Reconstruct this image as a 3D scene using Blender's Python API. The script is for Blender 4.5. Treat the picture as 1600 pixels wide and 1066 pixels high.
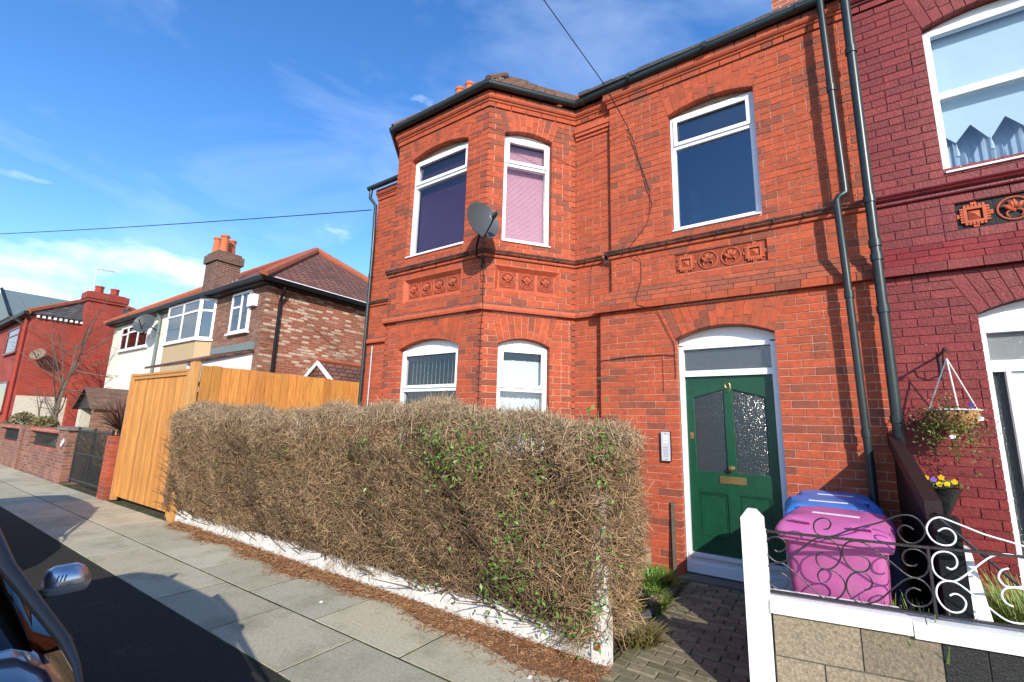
import bpy, math, random
import numpy as np
from mathutils import Vector, Matrix
random.seed(7); rng = np.random.default_rng(7)
for o in list(bpy.data.objects): bpy.data.objects.remove(o)
SC = bpy.context.scene
COL = SC.collection

# ------------------------------------------------------------------ camera
CAM_R = np.array([[0.82495385, 0.56456897, 0.02670245], [-0.08135903, 0.16536949, -0.9828701], [-0.55931374, 0.80864999, 0.18235498]])
CAM_P = np.array([0.0, 0.0, 1.6])
cam_d = bpy.data.cameras.new('camera'); cam = bpy.data.objects.new('camera', cam_d); COL.objects.link(cam)
cam_d.sensor_width = 36.0; cam_d.lens = 715.33/1600*36; cam_d.clip_start = 0.05; cam_d.clip_end = 2000
_r, _u, _b = CAM_R[0], -CAM_R[1], -CAM_R[2]
cam.matrix_world = Matrix(((_r[0], _u[0], _b[0], CAM_P[0]), (_r[1], _u[1], _b[1], CAM_P[1]), (_r[2], _u[2], _b[2], CAM_P[2]), (0, 0, 0, 1)))
SC.camera = cam

# ------------------------------------------------------------------ sky, sun, exposure
SUN_AZ, SUN_EL = math.radians(43), math.radians(27)      # sun stands behind and to the right of the camera
sun_to = Vector((math.sin(SUN_AZ)*math.cos(SUN_EL), -math.cos(SUN_AZ)*math.cos(SUN_EL), math.sin(SUN_EL)))
W = bpy.data.worlds.new('World'); SC.world = W; W.use_nodes = True
nt = W.node_tree; nt.nodes.clear()
def N(t, ty, **kw):
    n = t.nodes.new(ty)
    for k, v in kw.items(): setattr(n, k, v)
    return n
out = N(nt, 'ShaderNodeOutputWorld'); bg = N(nt, 'ShaderNodeBackground')
sky = N(nt, 'ShaderNodeTexSky', sky_type='NISHITA', sun_disc=False)
sky.sun_elevation = SUN_EL; sky.sun_rotation = math.pi - SUN_AZ
sky.air_density = 1.0; sky.dust_density = 0.25; sky.ozone_density = 2.0
hs = N(nt, 'ShaderNodeHueSaturation'); hs.inputs['Hue'].default_value = 0.508; hs.inputs['Saturation'].default_value = 1.3; hs.inputs['Value'].default_value = 1.34
tc = N(nt, 'ShaderNodeTexCoord'); mp = N(nt, 'ShaderNodeMapping'); mp.inputs['Scale'].default_value = (1.0, 1.0, 2.6)
ns = N(nt, 'ShaderNodeTexNoise'); ns.inputs['Scale'].default_value = 2.3; ns.inputs['Detail'].default_value = 7; ns.inputs['Roughness'].default_value = 0.58; ns.inputs['Distortion'].default_value = 0.5
rp = N(nt, 'ShaderNodeValToRGB'); rp.color_ramp.elements[0].position = 0.46; rp.color_ramp.elements[1].position = 0.95
rp.color_ramp.elements[0].color = (0, 0, 0, 1); rp.color_ramp.elements[1].color = (1, 1, 1, 1)
# cumulus bank close to the horizon
ns2 = N(nt, 'ShaderNodeTexNoise'); ns2.inputs['Scale'].default_value = 5.5; ns2.inputs['Detail'].default_value = 8; ns2.inputs['Roughness'].default_value = 0.55
sp = N(nt, 'ShaderNodeSeparateXYZ')
mr = N(nt, 'ShaderNodeMapRange'); mr.inputs[1].default_value = 0.17; mr.inputs[2].default_value = 0.36; mr.inputs[3].default_value = 0.15; mr.inputs[4].default_value = -0.17
add = N(nt, 'ShaderNodeMath', operation='ADD'); rp2 = N(nt, 'ShaderNodeValToRGB')
rp2.color_ramp.elements[0].position = 0.50; rp2.color_ramp.elements[1].position = 0.78
mx = N(nt, 'ShaderNodeMath', operation='MAXIMUM'); ml = N(nt, 'ShaderNodeMath', operation='MULTIPLY'); ml.inputs[1].default_value = 0.34
mix = N(nt, 'ShaderNodeMix', data_type='RGBA'); mix.inputs[7].default_value = (6.6, 7.2, 8.2, 1)
L = nt.links.new
L(sky.outputs[0], hs.inputs['Color']); L(tc.outputs['Generated'], mp.inputs[0]); L(mp.outputs[0], ns.inputs['Vector']); L(ns.outputs[0], rp.inputs[0])
L(mp.outputs[0], ns2.inputs['Vector']); L(tc.outputs['Generated'], sp.inputs[0]); L(sp.outputs[2], mr.inputs[0])
L(ns2.outputs[0], add.inputs[0]); L(mr.outputs[0], add.inputs[1]); L(add.outputs[0], rp2.inputs[0])
L(rp.outputs[0], ml.inputs[0]); L(ml.outputs[0], mx.inputs[0]); L(rp2.outputs[0], mx.inputs[1])
L(mx.outputs[0], mix.inputs[0]); L(hs.outputs[0], mix.inputs[6]); L(mix.outputs[2], bg.inputs[0]); L(bg.outputs[0], out.inputs[0])
bg.inputs[1].default_value = 0.15
sun_d = bpy.data.lights.new('sun', 'SUN'); sun_d.energy = 4.0; sun_d.angle = math.radians(0.5); sun_d.color = (1.0, 0.93, 0.82)
sun = bpy.data.objects.new('sun', sun_d); COL.objects.link(sun); sun.location = (8, -8, 12)
sun.rotation_euler = sun_to.to_track_quat('Z', 'Y').to_euler()
vs = SC.view_settings; vs.view_transform = 'Standard'; vs.look = 'None'; vs.exposure = 0.55; vs.gamma = 1.0; vs.use_curve_mapping = False
SC.cycles.max_bounces = 8; SC.cycles.transparent_max_bounces = 12

# ------------------------------------------------------------------ materials
M = {}
def mat(name, col, rough=0.7, var=0.15, scale=8.0, bump=0.0, bscale=None, spec=0.3, metal=0.0, col2=None, c2lo=0.55, c2hi=0.7, c2scale=3.0, tint=False, coat=0.0, stretch=None, c2stretch=None):
    m = bpy.data.materials.new(name); m.use_nodes = True; t = m.node_tree; t.nodes.clear(); l = t.links.new
    o = N(t, 'ShaderNodeOutputMaterial'); b = N(t, 'ShaderNodeBsdfPrincipled'); l(b.outputs[0], o.inputs[0])
    b.inputs['Roughness'].default_value = rough; b.inputs['Specular IOR Level'].default_value = spec; b.inputs['Metallic'].default_value = metal
    b.inputs['Coat Weight'].default_value = coat; b.inputs['Coat Roughness'].default_value = 0.05
    g = N(t, 'ShaderNodeNewGeometry'); vec = g.outputs['Position']
    if stretch:
        mp_ = N(t, 'ShaderNodeMapping'); mp_.inputs['Scale'].default_value = stretch; l(vec, mp_.inputs[0]); vec = mp_.outputs[0]
    n = N(t, 'ShaderNodeTexNoise'); n.inputs['Scale'].default_value = scale; n.inputs['Detail'].default_value = 6; n.inputs['Roughness'].default_value = 0.65; l(vec, n.inputs['Vector'])
    r = N(t, 'ShaderNodeMapRange'); r.inputs[1].default_value = 0.3; r.inputs[2].default_value = 0.7; r.inputs[3].default_value = 1-var; r.inputs[4].default_value = 1+var; l(n.outputs[0], r.inputs[0])
    src = None
    if tint:
        a = N(t, 'ShaderNodeAttribute', attribute_name='tint'); src = a.outputs['Color']
    if col2 is not None:
        n2 = N(t, 'ShaderNodeTexNoise'); n2.inputs['Scale'].default_value = c2scale; n2.inputs['Detail'].default_value = 8; n2.inputs['Roughness'].default_value = 0.7
        v2 = vec
        if c2stretch:
            mp2 = N(t, 'ShaderNodeMapping'); mp2.inputs['Scale'].default_value = c2stretch; l(vec, mp2.inputs[0]); v2 = mp2.outputs[0]
        l(v2, n2.inputs['Vector'])
        r2 = N(t, 'ShaderNodeMapRange'); r2.inputs[1].default_value = c2lo; r2.inputs[2].default_value = c2hi; l(n2.outputs[0], r2.inputs[0])
        mi = N(t, 'ShaderNodeMix', data_type='RGBA'); l(r2.outputs[0], mi.inputs[0]); mi.inputs[7].default_value = (*col2, 1)
        if src: l(src, mi.inputs[6])
        else: mi.inputs[6].default_value = (*col, 1)
        src = mi.outputs[2]
    v = N(t, 'ShaderNodeVectorMath', operation='SCALE')
    if src: l(src, v.inputs[0])
    else: v.inputs[0].default_value = col
    l(r.outputs[0], v.inputs['Scale']); l(v.outputs[0], b.inputs['Base Color'])
    if bump:
        n3 = N(t, 'ShaderNodeTexNoise'); n3.inputs['Scale'].default_value = bscale or scale*4; n3.inputs['Detail'].default_value = 5; l(vec, n3.inputs['Vector'])
        bp = N(t, 'ShaderNodeBump'); bp.inputs['Strength'].default_value = 1.0; bp.inputs['Distance'].default_value = bump; l(n3.outputs[0], bp.inputs['Height']); l(bp.outputs[0], b.inputs['Normal'])
    M[name] = m
    return m
def glassmat(name, tint=(0.9, 0.93, 0.95), ior=1.7, rough=0.0, bump=0.0, bscale=60, body=None, bodyf=0.0):
    m = bpy.data.materials.new(name); m.use_nodes = True; t = m.node_tree; t.nodes.clear(); l = t.links.new
    o = N(t, 'ShaderNodeOutputMaterial'); tr = N(t, 'ShaderNodeBsdfTransparent'); gl = N(t, 'ShaderNodeBsdfGlossy'); fr = N(t, 'ShaderNodeFresnel'); mx_ = N(t, 'ShaderNodeMixShader')
    tr.inputs[0].default_value = (*tint, 1); gl.inputs['Roughness'].default_value = rough
    gb = N(t, 'ShaderNodeNewGeometry'); mrg = N(t, 'ShaderNodeMapRange'); mrg.inputs[3].default_value = ior; mrg.inputs[4].default_value = 1/ior
    l(gb.outputs['Backfacing'], mrg.inputs[0]); l(mrg.outputs[0], fr.inputs[0])      # same reflectance on both faces of the thin pane
    base = tr.outputs[0]
    if body:
        d = N(t, 'ShaderNodeBsdfDiffuse'); d.inputs[0].default_value = (*body, 1); m2 = N(t, 'ShaderNodeMixShader'); m2.inputs[0].default_value = bodyf
        l(tr.outputs[0], m2.inputs[1]); l(d.outputs[0], m2.inputs[2]); base = m2.outputs[0]
    if bump:
        g = N(t, 'ShaderNodeNewGeometry'); n3 = N(t, 'ShaderNodeTexVoronoi'); n3.inputs['Scale'].default_value = bscale; l(g.outputs['Position'], n3.inputs['Vector'])
        bp = N(t, 'ShaderNodeBump'); bp.inputs['Distance'].default_value = bump; l(n3.outputs[0], bp.inputs['Height'])
        l(bp.outputs[0], gl.inputs['Normal']); l(bp.outputs[0], fr.inputs['Normal'])
    l(fr.outputs[0], mx_.inputs[0]); l(base, mx_.inputs[1]); l(gl.outputs[0], mx_.inputs[2]); l(mx_.outputs[0], o.inputs[0]); M[name] = m
    return m
def brickmat(name, c1, c2, c3, mortar, bw=0.225, bh=0.075, ms=0.012, rough=0.85, pos=(0.0, 0.55, 0.8)):
    m = bpy.data.materials.new(name); m.use_nodes = True; t = m.node_tree; t.nodes.clear(); l = t.links.new
    o = N(t, 'ShaderNodeOutputMaterial'); b = N(t, 'ShaderNodeBsdfPrincipled'); l(b.outputs[0], o.inputs[0]); b.inputs['Roughness'].default_value = rough
    g = N(t, 'ShaderNodeNewGeometry'); s = N(t, 'ShaderNodeSeparateXYZ'); l(g.outputs['Position'], s.inputs[0])
    a = N(t, 'ShaderNodeMath', operation='ADD'); l(s.outputs[0], a.inputs[0]); l(s.outputs[1], a.inputs[1])
    c = N(t, 'ShaderNodeCombineXYZ'); l(a.outputs[0], c.inputs[0]); l(s.outputs[2], c.inputs[1])
    k = N(t, 'ShaderNodeTexBrick'); l(c.outputs[0], k.inputs['Vector']); k.inputs['Scale'].default_value = 1.0
    k.inputs['Brick Width'].default_value = bw; k.inputs['Row Height'].default_value = bh; k.inputs['Mortar Size'].default_value = ms; k.inputs['Mortar Smooth'].default_value = 0.2
    k.inputs['Color1'].default_value = (0, 0, 0, 1); k.inputs['Color2'].default_value = (1, 1, 1, 1); k.inputs['Mortar'].default_value = (0, 0, 0, 1)
    r = N(t, 'ShaderNodeValToRGB'); r.color_ramp.elements[0].position = pos[0]; r.color_ramp.elements[1].position = pos[2]; e = r.color_ramp.elements.new(pos[1])
    r.color_ramp.elements[0].color = (*c1, 1); e.color = (*c2, 1); r.color_ramp.elements[2].color = (*c3, 1); l(k.outputs['Color'], r.inputs[0])
    n = N(t, 'ShaderNodeTexNoise'); n.inputs['Scale'].default_value = 1.3; n.inputs['Detail'].default_value = 7; l(g.outputs['Position'], n.inputs['Vector'])
    rr = N(t, 'ShaderNodeMapRange'); rr.inputs[1].default_value = 0.3; rr.inputs[2].default_value = 0.7; rr.inputs[3].default_value = 0.75; rr.inputs[4].default_value = 1.2; l(n.outputs[0], rr.inputs[0])
    mi = N(t, 'ShaderNodeMix', data_type='RGBA'); l(k.outputs['Fac'], mi.inputs[0]); l(r.outputs[0], mi.inputs[6]); mi.inputs[7].default_value = (*mortar, 1)
    v = N(t, 'ShaderNodeVectorMath', operation='SCALE'); l(mi.outputs[2], v.inputs[0]); l(rr.outputs[0], v.inputs['Scale']); l(v.outputs[0], b.inputs['Base Color'])
    bp = N(t, 'ShaderNodeBump', invert=True); bp.inputs['Distance'].default_value = 0.008; l(k.outputs['Fac'], bp.inputs['Height']); l(bp.outputs[0], b.inputs['Normal']); M[name] = m

mat('brick', (0.42, 0.1, 0.05), 0.85, 0.2, 30, 0.003, 110, tint=True, col2=(0.13, 0.055, 0.042), c2lo=0.46, c2hi=0.86, c2scale=5.5, c2stretch=(1, 1, 2.0))
mat('mortar', (0.60, 0.31, 0.22), 0.95, 0.25, 20, 0.002, col2=(0.34, 0.15, 0.10), c2lo=.5, c2hi=.75, c2scale=2)
mat('terracotta', (0.46, 0.10, 0.045), 0.7, 0.18, 14, 0.002, col2=(0.2, 0.085, 0.06), c2lo=0.5, c2hi=0.78, c2scale=4)
mat('terracotta_dark', (0.25, 0.052, 0.026), 0.85, 0.2, 14, 0.002)
mat('sooty_terracotta', (0.25, 0.085, 0.055), 0.8, 0.3, 14, 0.003, col2=(0.085, 0.05, 0.04), c2lo=0.42, c2hi=0.62, c2scale=5)
mat('plum', (0.175, 0.018, 0.022), 0.5, 0.22, 25, 0.004, 45, spec=0.35, tint=True, col2=(0.25, 0.045, 0.035), c2lo=0.5, c2hi=0.8, c2scale=2.2)
mat('plum_mortar', (0.15, 0.016, 0.02), 0.5, 0.2, 25, 0.005, 60, col2=(0.42, 0.3, 0.28), c2lo=0.62, c2hi=0.72, c2scale=11)
mat('plum_mould', (0.17, 0.018, 0.024), 0.4, 0.2, 20, 0.004, spec=0.5, col2=(0.06, 0.012, 0.015), c2scale=5)
mat('upvc', (0.78, 0.79, 0.80), 0.35, 0.03, 6, spec=0.5)
mat('white_paint', (0.78, 0.77, 0.74), 0.6, 0.07, 9, 0.003, 30, col2=(0.5, 0.46, 0.4), c2lo=0.6, c2hi=0.8, c2scale=6)
mat('white_paint_old', (0.66, 0.645, 0.60), 0.85, 0.14, 14, 0.012, 22, col2=(0.30, 0.27, 0.21), c2lo=0.52, c2hi=0.72, c2scale=7)
mat('grey_white', (0.5, 0.5, 0.52), 0.6, 0.1, 9)
mat('green_paint', (0.005, 0.058, 0.026), 0.38, 0.2, 14, 0.0018, 60, spec=0.45, col2=(0.008, 0.045, 0.024), c2lo=.5, c2hi=.7, c2scale=4)
mat('brass', (0.45, 0.3, 0.12), 0.35, 0.2, 20, metal=0.9)
mat('dark_green_plastic', (0.018, 0.028, 0.028), 0.35, 0.2, 6, spec=0.5)
mat('black_iron', (0.018, 0.018, 0.019), 0.4, 0.3, 40, 0.002, 90, spec=0.5, col2=(0.13, 0.06, 0.03), c2lo=0.66, c2hi=0.8, c2scale=14)
mat('black_paint', (0.006, 0.006, 0.0065), 0.5, 0.3, 12, 0.003, spec=0.25)
mat('dark_board', (0.022, 0.011, 0.011), 0.5, 0.25, 10, 0.002, spec=0.3)
mat('white_iron', (0.8, 0.8, 0.8), 0.4, 0.05, 30, 0.002, 90)
mat('pink_plastic', (0.49, 0.115, 0.31), 0.5, 0.1, 5, 0.0012, 120, spec=0.4, col2=(0.44, 0.14, 0.30), c2lo=.5, c2hi=.7, c2scale=7)
mat('blue_plastic', (0.03, 0.20, 0.58), 0.4, 0.1, 4, 0.0008, 160, spec=0.5)
mat('rubber', (0.02, 0.02, 0.02), 0.8, 0.1, 10)
mat('label_white', (0.7, 0.7, 0.72), 0.6, 0.25, 60)
mat('dish_grey', (0.06, 0.066, 0.07), 0.45, 0.06, 10)
mat('old_dish', (0.2, 0.15, 0.1), 0.9, 0.4, 12, col2=(0.3, 0.3, 0.28), c2scale=6)
mat('infill_mortar', (0.3, 0.23, 0.17), 0.95, 0.3, 12, 0.006)
mat('steel', (0.55, 0.56, 0.58), 0.3, 0.08, 30, metal=0.8)
mat('flagstone', (0.33, 0.325, 0.285), 0.9, 0.2, 40, 0.004, 110, tint=True, col2=(0.27, 0.24, 0.155), c2lo=0.48, c2hi=0.72, c2scale=2.1)
mat('flag_joint', (0.03, 0.03, 0.02), 1.0, 0.4, 12, col2=(0.06, 0.08, 0.02), c2lo=0.45, c2hi=0.6, c2scale=3)
mat('asphalt', (0.038, 0.037, 0.030), 0.95, 0.6, 120, 0.006, 220, col2=(0.058, 0.058, 0.042), c2scale=3, spec=0.15)
mat('road', (0.05, 0.05, 0.05), 0.92, 0.3, 150, 0.004, 260)
mat('kerb_stone', (0.3, 0.3, 0.28), 0.9, 0.15, 20, 0.003)
mat('ground', (0.12, 0.12, 0.1), 0.95, 0.3, 2)
mat('soil', (0.07, 0.05, 0.032), 1.0, 0.4, 20, 0.01, 40, col2=(0.09, 0.11, 0.035), c2lo=0.5, c2hi=0.62, c2scale=5)
mat('paver', (0.15, 0.14, 0.105), 0.9, 0.25, 30, 0.003, 90, tint=True, col2=(0.09, 0.1, 0.045), c2lo=0.5, c2hi=0.72, c2scale=5)
mat('concrete_block', (0.2, 0.175, 0.14), 0.95, 0.45, 60, 0.006, 110, tint=True)
mat('block_black', (0.018, 0.018, 0.018), 0.6, 0.5, 60, 0.006, 110)
mat('block_mortar', (0.09, 0.085, 0.07), 1.0, 0.3, 30)
mat('timber', (0.56, 0.235, 0.055), 0.75, 0.24, 6, 0.0015, 60, tint=True, stretch=(6, 6, 0.5), col2=(0.42, 0.165, 0.035), c2lo=0.5, c2hi=0.75, c2scale=5)
mat('twig', (0.27, 0.17, 0.095), 0.85, 0.35, 60, tint=True)
mat('twig_core', (0.05, 0.034, 0.022), 1.0, 0.4, 30)
mat('leaf', (0.06, 0.13, 0.02), 0.45, 0.3, 30, tint=True, spec=0.4)
mat('debris', (0.27, 0.13, 0.06), 0.9, 0.3, 60, tint=True)
mat('litter_bed', (0.20, 0.095, 0.045), 1.0, 0.5, 80, 0.01, 120)
mat('roof_tile', (0.13, 0.075, 0.055), 0.9, 0.3, 5, 0.006, 30, col2=(0.2, 0.17, 0.1), c2scale=6)
mat('slate', (0.07, 0.07, 0.075), 0.7, 0.3, 5, 0.006, 18)
mat('ridge_tile', (0.34, 0.095, 0.045), 0.8, 0.2, 8)
mat('pot_clay', (0.50, 0.14, 0.06), 0.75, 0.15, 10)
mat('red_paint_wall', (0.33, 0.045, 0.026), 0.75, 0.12, 3, 0.006, 14)
mat('cream_render', (0.74, 0.69, 0.56), 0.9, 0.06, 3, 0.004, 60)
mat('pebbledash', (0.46, 0.34, 0.2), 0.95, 0.2, 90, 0.012, 60)
mat('pebble_white', (0.55, 0.5, 0.4), 0.95, 0.35, 40, 0.02, 22)
mat('metal_sheet', (0.15, 0.19, 0.18), 0.6, 0.08, 2)
mat('shed_wall', (0.42, 0.4, 0.3), 0.9, 0.1, 2)
mat('bark', (0.13, 0.1, 0.075), 0.9, 0.3, 20, 0.004)
mat('curtain_or_dark_sheet', (0.7, 0.68, 0.63), 0.9, 0.1, 6)
mat('blind_white', (0.82, 0.82, 0.79), 0.8, 0.03, 6)
mat('blind_pink', (0.93, 0.44, 0.45), 0.8, 0.05, 6)
mat('blind_purple', (0.095, 0.025, 0.085), 0.8, 0.05, 6)
mat('blind_aqua', (0.62, 0.72, 0.72), 0.85, 0.03, 6)
mat('reflection_sheet', (0.36, 0.43, 0.50), 0.9, 0.1, 6)  # blue-grey of the reflecting lower pane, put into a sheet's colour
mat('interior', (0.03, 0.028, 0.026), 0.9, 0.2, 2)
mat('dark_room', (0.012, 0.014, 0.018), 0.9, 0.2, 2)  # near-black colour that paints the unlit room seen through a pane
mat('wicker', (0.45, 0.24, 0.09), 0.8, 0.3, 40, 0.004)
mat('black_pot', (0.02, 0.022, 0.022), 0.3, 0.3, 20, 0.01, 30, spec=0.6)
mat('rope', (0.7, 0.68, 0.62), 0.8, 0.1, 40)
mat('petal', (0.8, 0.5, 0.02), 0.6, 0.1, 30, tint=True)
mat('car_paint', (0.010, 0.014, 0.03), 0.12, 0.05, 3, spec=0.6, coat=1.0)
mat('car_black', (0.01, 0.01, 0.011), 0.3, 0.05, 3, spec=0.5)
mat('mirror_silver', (0.5, 0.51, 0.54), 0.24, 0.02, 3, metal=0.95)
mat('mirror_grey', (0.33, 0.34, 0.36), 0.35, 0.04, 3, metal=0.4)
mat('rust', (0.2, 0.07, 0.03), 0.9, 0.4, 60)
mat('cable', (0.02, 0.018, 0.018), 0.6, 0.1, 5)
mat('cable_red', (0.12, 0.03, 0.025), 0.7, 0.1, 5)
mat('stone_slab', (0.4, 0.3, 0.2), 0.9, 0.15, 12, 0.003)
mat('edging', (0.055, 0.055, 0.06), 0.7, 0.3, 20)
mat('plank_blue', (0.075, 0.085, 0.13), 0.7, 0.2, 12)
glassmat('glass', (0.88, 0.92, 0.95), 1.6)
glassmat('glass_upper', (0.75, 0.82, 0.88), 2.1)
glassmat('glass_far', (0.16, 0.2, 0.25), 2.6)
glassmat('glass_obscure', (0.25, 0.27, 0.28), 1.6, 0.10, 0.007, 75, (0.05, 0.062, 0.062), 0.6)
glassmat('glass_fan', (0.3, 0.33, 0.35), 2.0, 0.03, 0.0015, 60, (0.07, 0.08, 0.085), 0.6)
glassmat('glass_pebble', (0.3, 0.3, 0.3), 1.6, 0.12, 0.006, 110, (0.30, 0.32, 0.32), 0.6)
glassmat('car_glass', (0.05, 0.055, 0.06), 1.6)
brickmat('brick_brown', (0.15, 0.055, 0.035), (0.22, 0.08, 0.045), (0.28, 0.15, 0.1), (0.2, 0.14, 0.1), pos=(0.0, 0.6, 1.0))
brickmat('brick_mixed', (0.31, 0.075, 0.038), (0.33, 0.11, 0.06), (0.56, 0.42, 0.31), (0.32, 0.19, 0.13), pos=(0.3, 0.58, 0.85))
brickmat('brick_chimney', (0.10, 0.045, 0.03), (0.15, 0.06, 0.04), (0.2, 0.09, 0.06), (0.22, 0.16, 0.12), pos=(0, 0.5, 1))
brickmat('brick_red_painted', (0.31, 0.040, 0.024), (0.35, 0.05, 0.028), (0.37, 0.06, 0.034), (0.25, 0.04, 0.026), pos=(0, 0.5, 1))
brickmat('brick_garden', (0.13, 0.05, 0.035), (0.26, 0.075, 0.04), (0.3, 0.11, 0.07), (0.22, 0.17, 0.13), pos=(0, 0.5, 1))
brickmat('brick_plain', (0.30, 0.07, 0.04), (0.38, 0.09, 0.045), (0.2, 0.07, 0.05), (0.48, 0.26, 0.19), bw=0.235, bh=0.084, pos=(0, 0.5, 1))
brickmat('tile_courses', (0.14, 0.055, 0.036), (0.19, 0.07, 0.043), (0.23, 0.085, 0.05), (0.05, 0.03, 0.025), bw=0.25, bh=0.12, ms=0.018, pos=(0, 0.5, 1))
brickmat('slate_courses', (0.055, 0.055, 0.06), (0.08, 0.08, 0.085), (0.11, 0.10, 0.1), (0.03, 0.03, 0.03), bw=0.3, bh=0.15, ms=0.018, pos=(0, 0.5, 1))

# ------------------------------------------------------------------ mesh helpers
BOXF = ((0, 3, 2, 1), (4, 5, 6, 7), (0, 1, 5, 4), (1, 2, 6, 5), (2, 3, 7, 6), (3, 0, 4, 7))
class MB:
    def __init__(s): s.v = []; s.f = []; s.t = []; s.cur = (1, 1, 1)
    def add(s, vs_, fs, tint=None):
        b = len(s.v); s.v.extend([tuple(map(float, p)) for p in vs_]); s.f.extend([tuple(i+b for i in q) for q in fs]); s.t.extend([tint or s.cur]*len(vs_)); return s
    def hexa(s, p8, tint=None): return s.add(p8, BOXF, tint)
    def box(s, x0, x1, y0, y1, z0, z1, tint=None):
        return s.hexa([(x0, y0, z0), (x1, y0, z0), (x1, y1, z0), (x0, y1, z0), (x0, y0, z1), (x1, y0, z1), (x1, y1, z1), (x0, y1, z1)], tint)
    def tube(s, pts, r, n=8, cap=True, tint=None):
        P = [np.array(p, float) for p in pts]; m = len(P); rs = r if hasattr(r, '__len__') else [r]*m
        vs_ = []; prev = None
        for i in range(m):
            t = P[min(i+1, m-1)]-P[max(i-1, 0)]; t /= (np.linalg.norm(t)+1e-9)
            if prev is None:
                a = np.array([0, 0, 1.0]) if abs(t[2]) < 0.9 else np.array([1.0, 0, 0]); e = np.cross(t, a)
            else: e = prev-t*(prev@t)
            e /= (np.linalg.norm(e)+1e-9); prev = e; g = np.cross(t, e)
            for k in range(n):
                a = 2*math.pi*k/n; vs_.append(P[i]+rs[i]*(math.cos(a)*e+math.sin(a)*g))
        fs = []
        for i in range(m-1):
            for k in range(n): fs.append((i*n+k, i*n+(k+1) % n, (i+1)*n+(k+1) % n, (i+1)*n+k))
        if cap: fs.append(tuple(range(n-1, -1, -1))); fs.append(tuple((m-1)*n+k for k in range(n)))
        return s.add(vs_, fs, tint)
    def lathe(s, c, prof, n=16, axis=(0, 0, 1), tint=None):       # prof: (radius, height)
        ax = Vector(axis).normalized(); q = Vector((0, 0, 1)).rotation_difference(ax); vs_ = []; fs = []
        for (r, h) in prof:
            for k in range(n):
                a = 2*math.pi*k/n; p = q @ Vector((r*math.cos(a), r*math.sin(a), h)); vs_.append((c[0]+p.x, c[1]+p.y, c[2]+p.z))
        for i in range(len(prof)-1):
            for k in range(n): fs.append((i*n+k, i*n+(k+1) % n, (i+1)*n+(k+1) % n, (i+1)*n+k))
        fs.append(tuple(range(n-1, -1, -1))); fs.append(tuple((len(prof)-1)*n+k for k in range(n)))
        return s.add(vs_, fs, tint)
    def prism(s, front, back, tint=None):          # two matching loops
        n = len(front); fs = [tuple(range(n)), tuple(range(2*n-1, n-1, -1))]
        for i in range(n): fs.append((i, i+n, (i+1) % n+n, (i+1) % n))
        return s.add(list(front)+list(back), fs, tint)
    def sweep(s, prof, path, tint=None):           # prof (w outward, z); path XY from left to right; outward is the right-hand side
        P = [np.array(p, float) for p in path]; m = len(P); nb = len(prof); vs_ = []; fs = []
        for i in range(m):
            ns_ = []
            if i > 0: t = P[i]-P[i-1]; t /= np.linalg.norm(t); ns_.append(np.array([t[1], -t[0]]))
            if i < m-1: t = P[i+1]-P[i]; t /= np.linalg.norm(t); ns_.append(np.array([t[1], -t[0]]))
            if len(ns_) == 2: d = ns_[0]+ns_[1]; d = d/(1+ns_[0]@ns_[1])
            else: d = ns_[0]
            for (w, z) in prof: vs_.append((P[i][0]+d[0]*w, P[i][1]+d[1]*w, z))
        for i in range(m-1):
            for k in range(nb): fs.append((i*nb+k, i*nb+(k+1) % nb, (i+1)*nb+(k+1) % nb, (i+1)*nb+k))
        fs.append(tuple(range(nb-1, -1, -1))); fs.append(tuple((m-1)*nb+k for k in range(nb)))
        return s.add(vs_, fs, tint)
    def mesh(s, name, smooth=False):
        me = bpy.data.meshes.new(name); me.from_pydata(s.v, [], s.f)
        a = me.attributes.new('tint', 'FLOAT_COLOR', 'POINT')
        a.data.foreach_set('color', np.concatenate([np.array(s.t, np.float32).reshape(-1, 3), np.ones((len(s.v), 1), np.float32)], 1).ravel())
        if smooth: me.polygons.foreach_set('use_smooth', [True]*len(s.f))
        me.update(); return me
    def build(s, name, material, parent=None, smooth=False, label=None, cat=None, group=None, kind=None, autosmooth=True):
        me = s.mesh(name, smooth); me.materials.append(M[material] if isinstance(material, str) else material)
        o = bpy.data.objects.new(name, me); COL.objects.link(o)
        if smooth and autosmooth:
            try: me.set_sharp_from_angle(angle=math.radians(40))
            except Exception: pass
        if parent is not None:
            o.parent = parent
            if parent.parent is None and parent.type == 'EMPTY': o.location = -parent.location
        tag(o, label, cat, group, kind); return o
def tag(o, label=None, cat=None, group=None, kind=None):
    if label: o['label'] = label
    if cat: o['category'] = cat
    if group: o['group'] = group
    if kind: o['kind'] = kind
    return o
def thing(name, label, cat, loc=(0, 0, 0), group=None):
    o = bpy.data.objects.new(name, None); COL.objects.link(o); o.location = loc; o.empty_display_size = 0.2
    return tag(o, label, cat, group)
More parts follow.
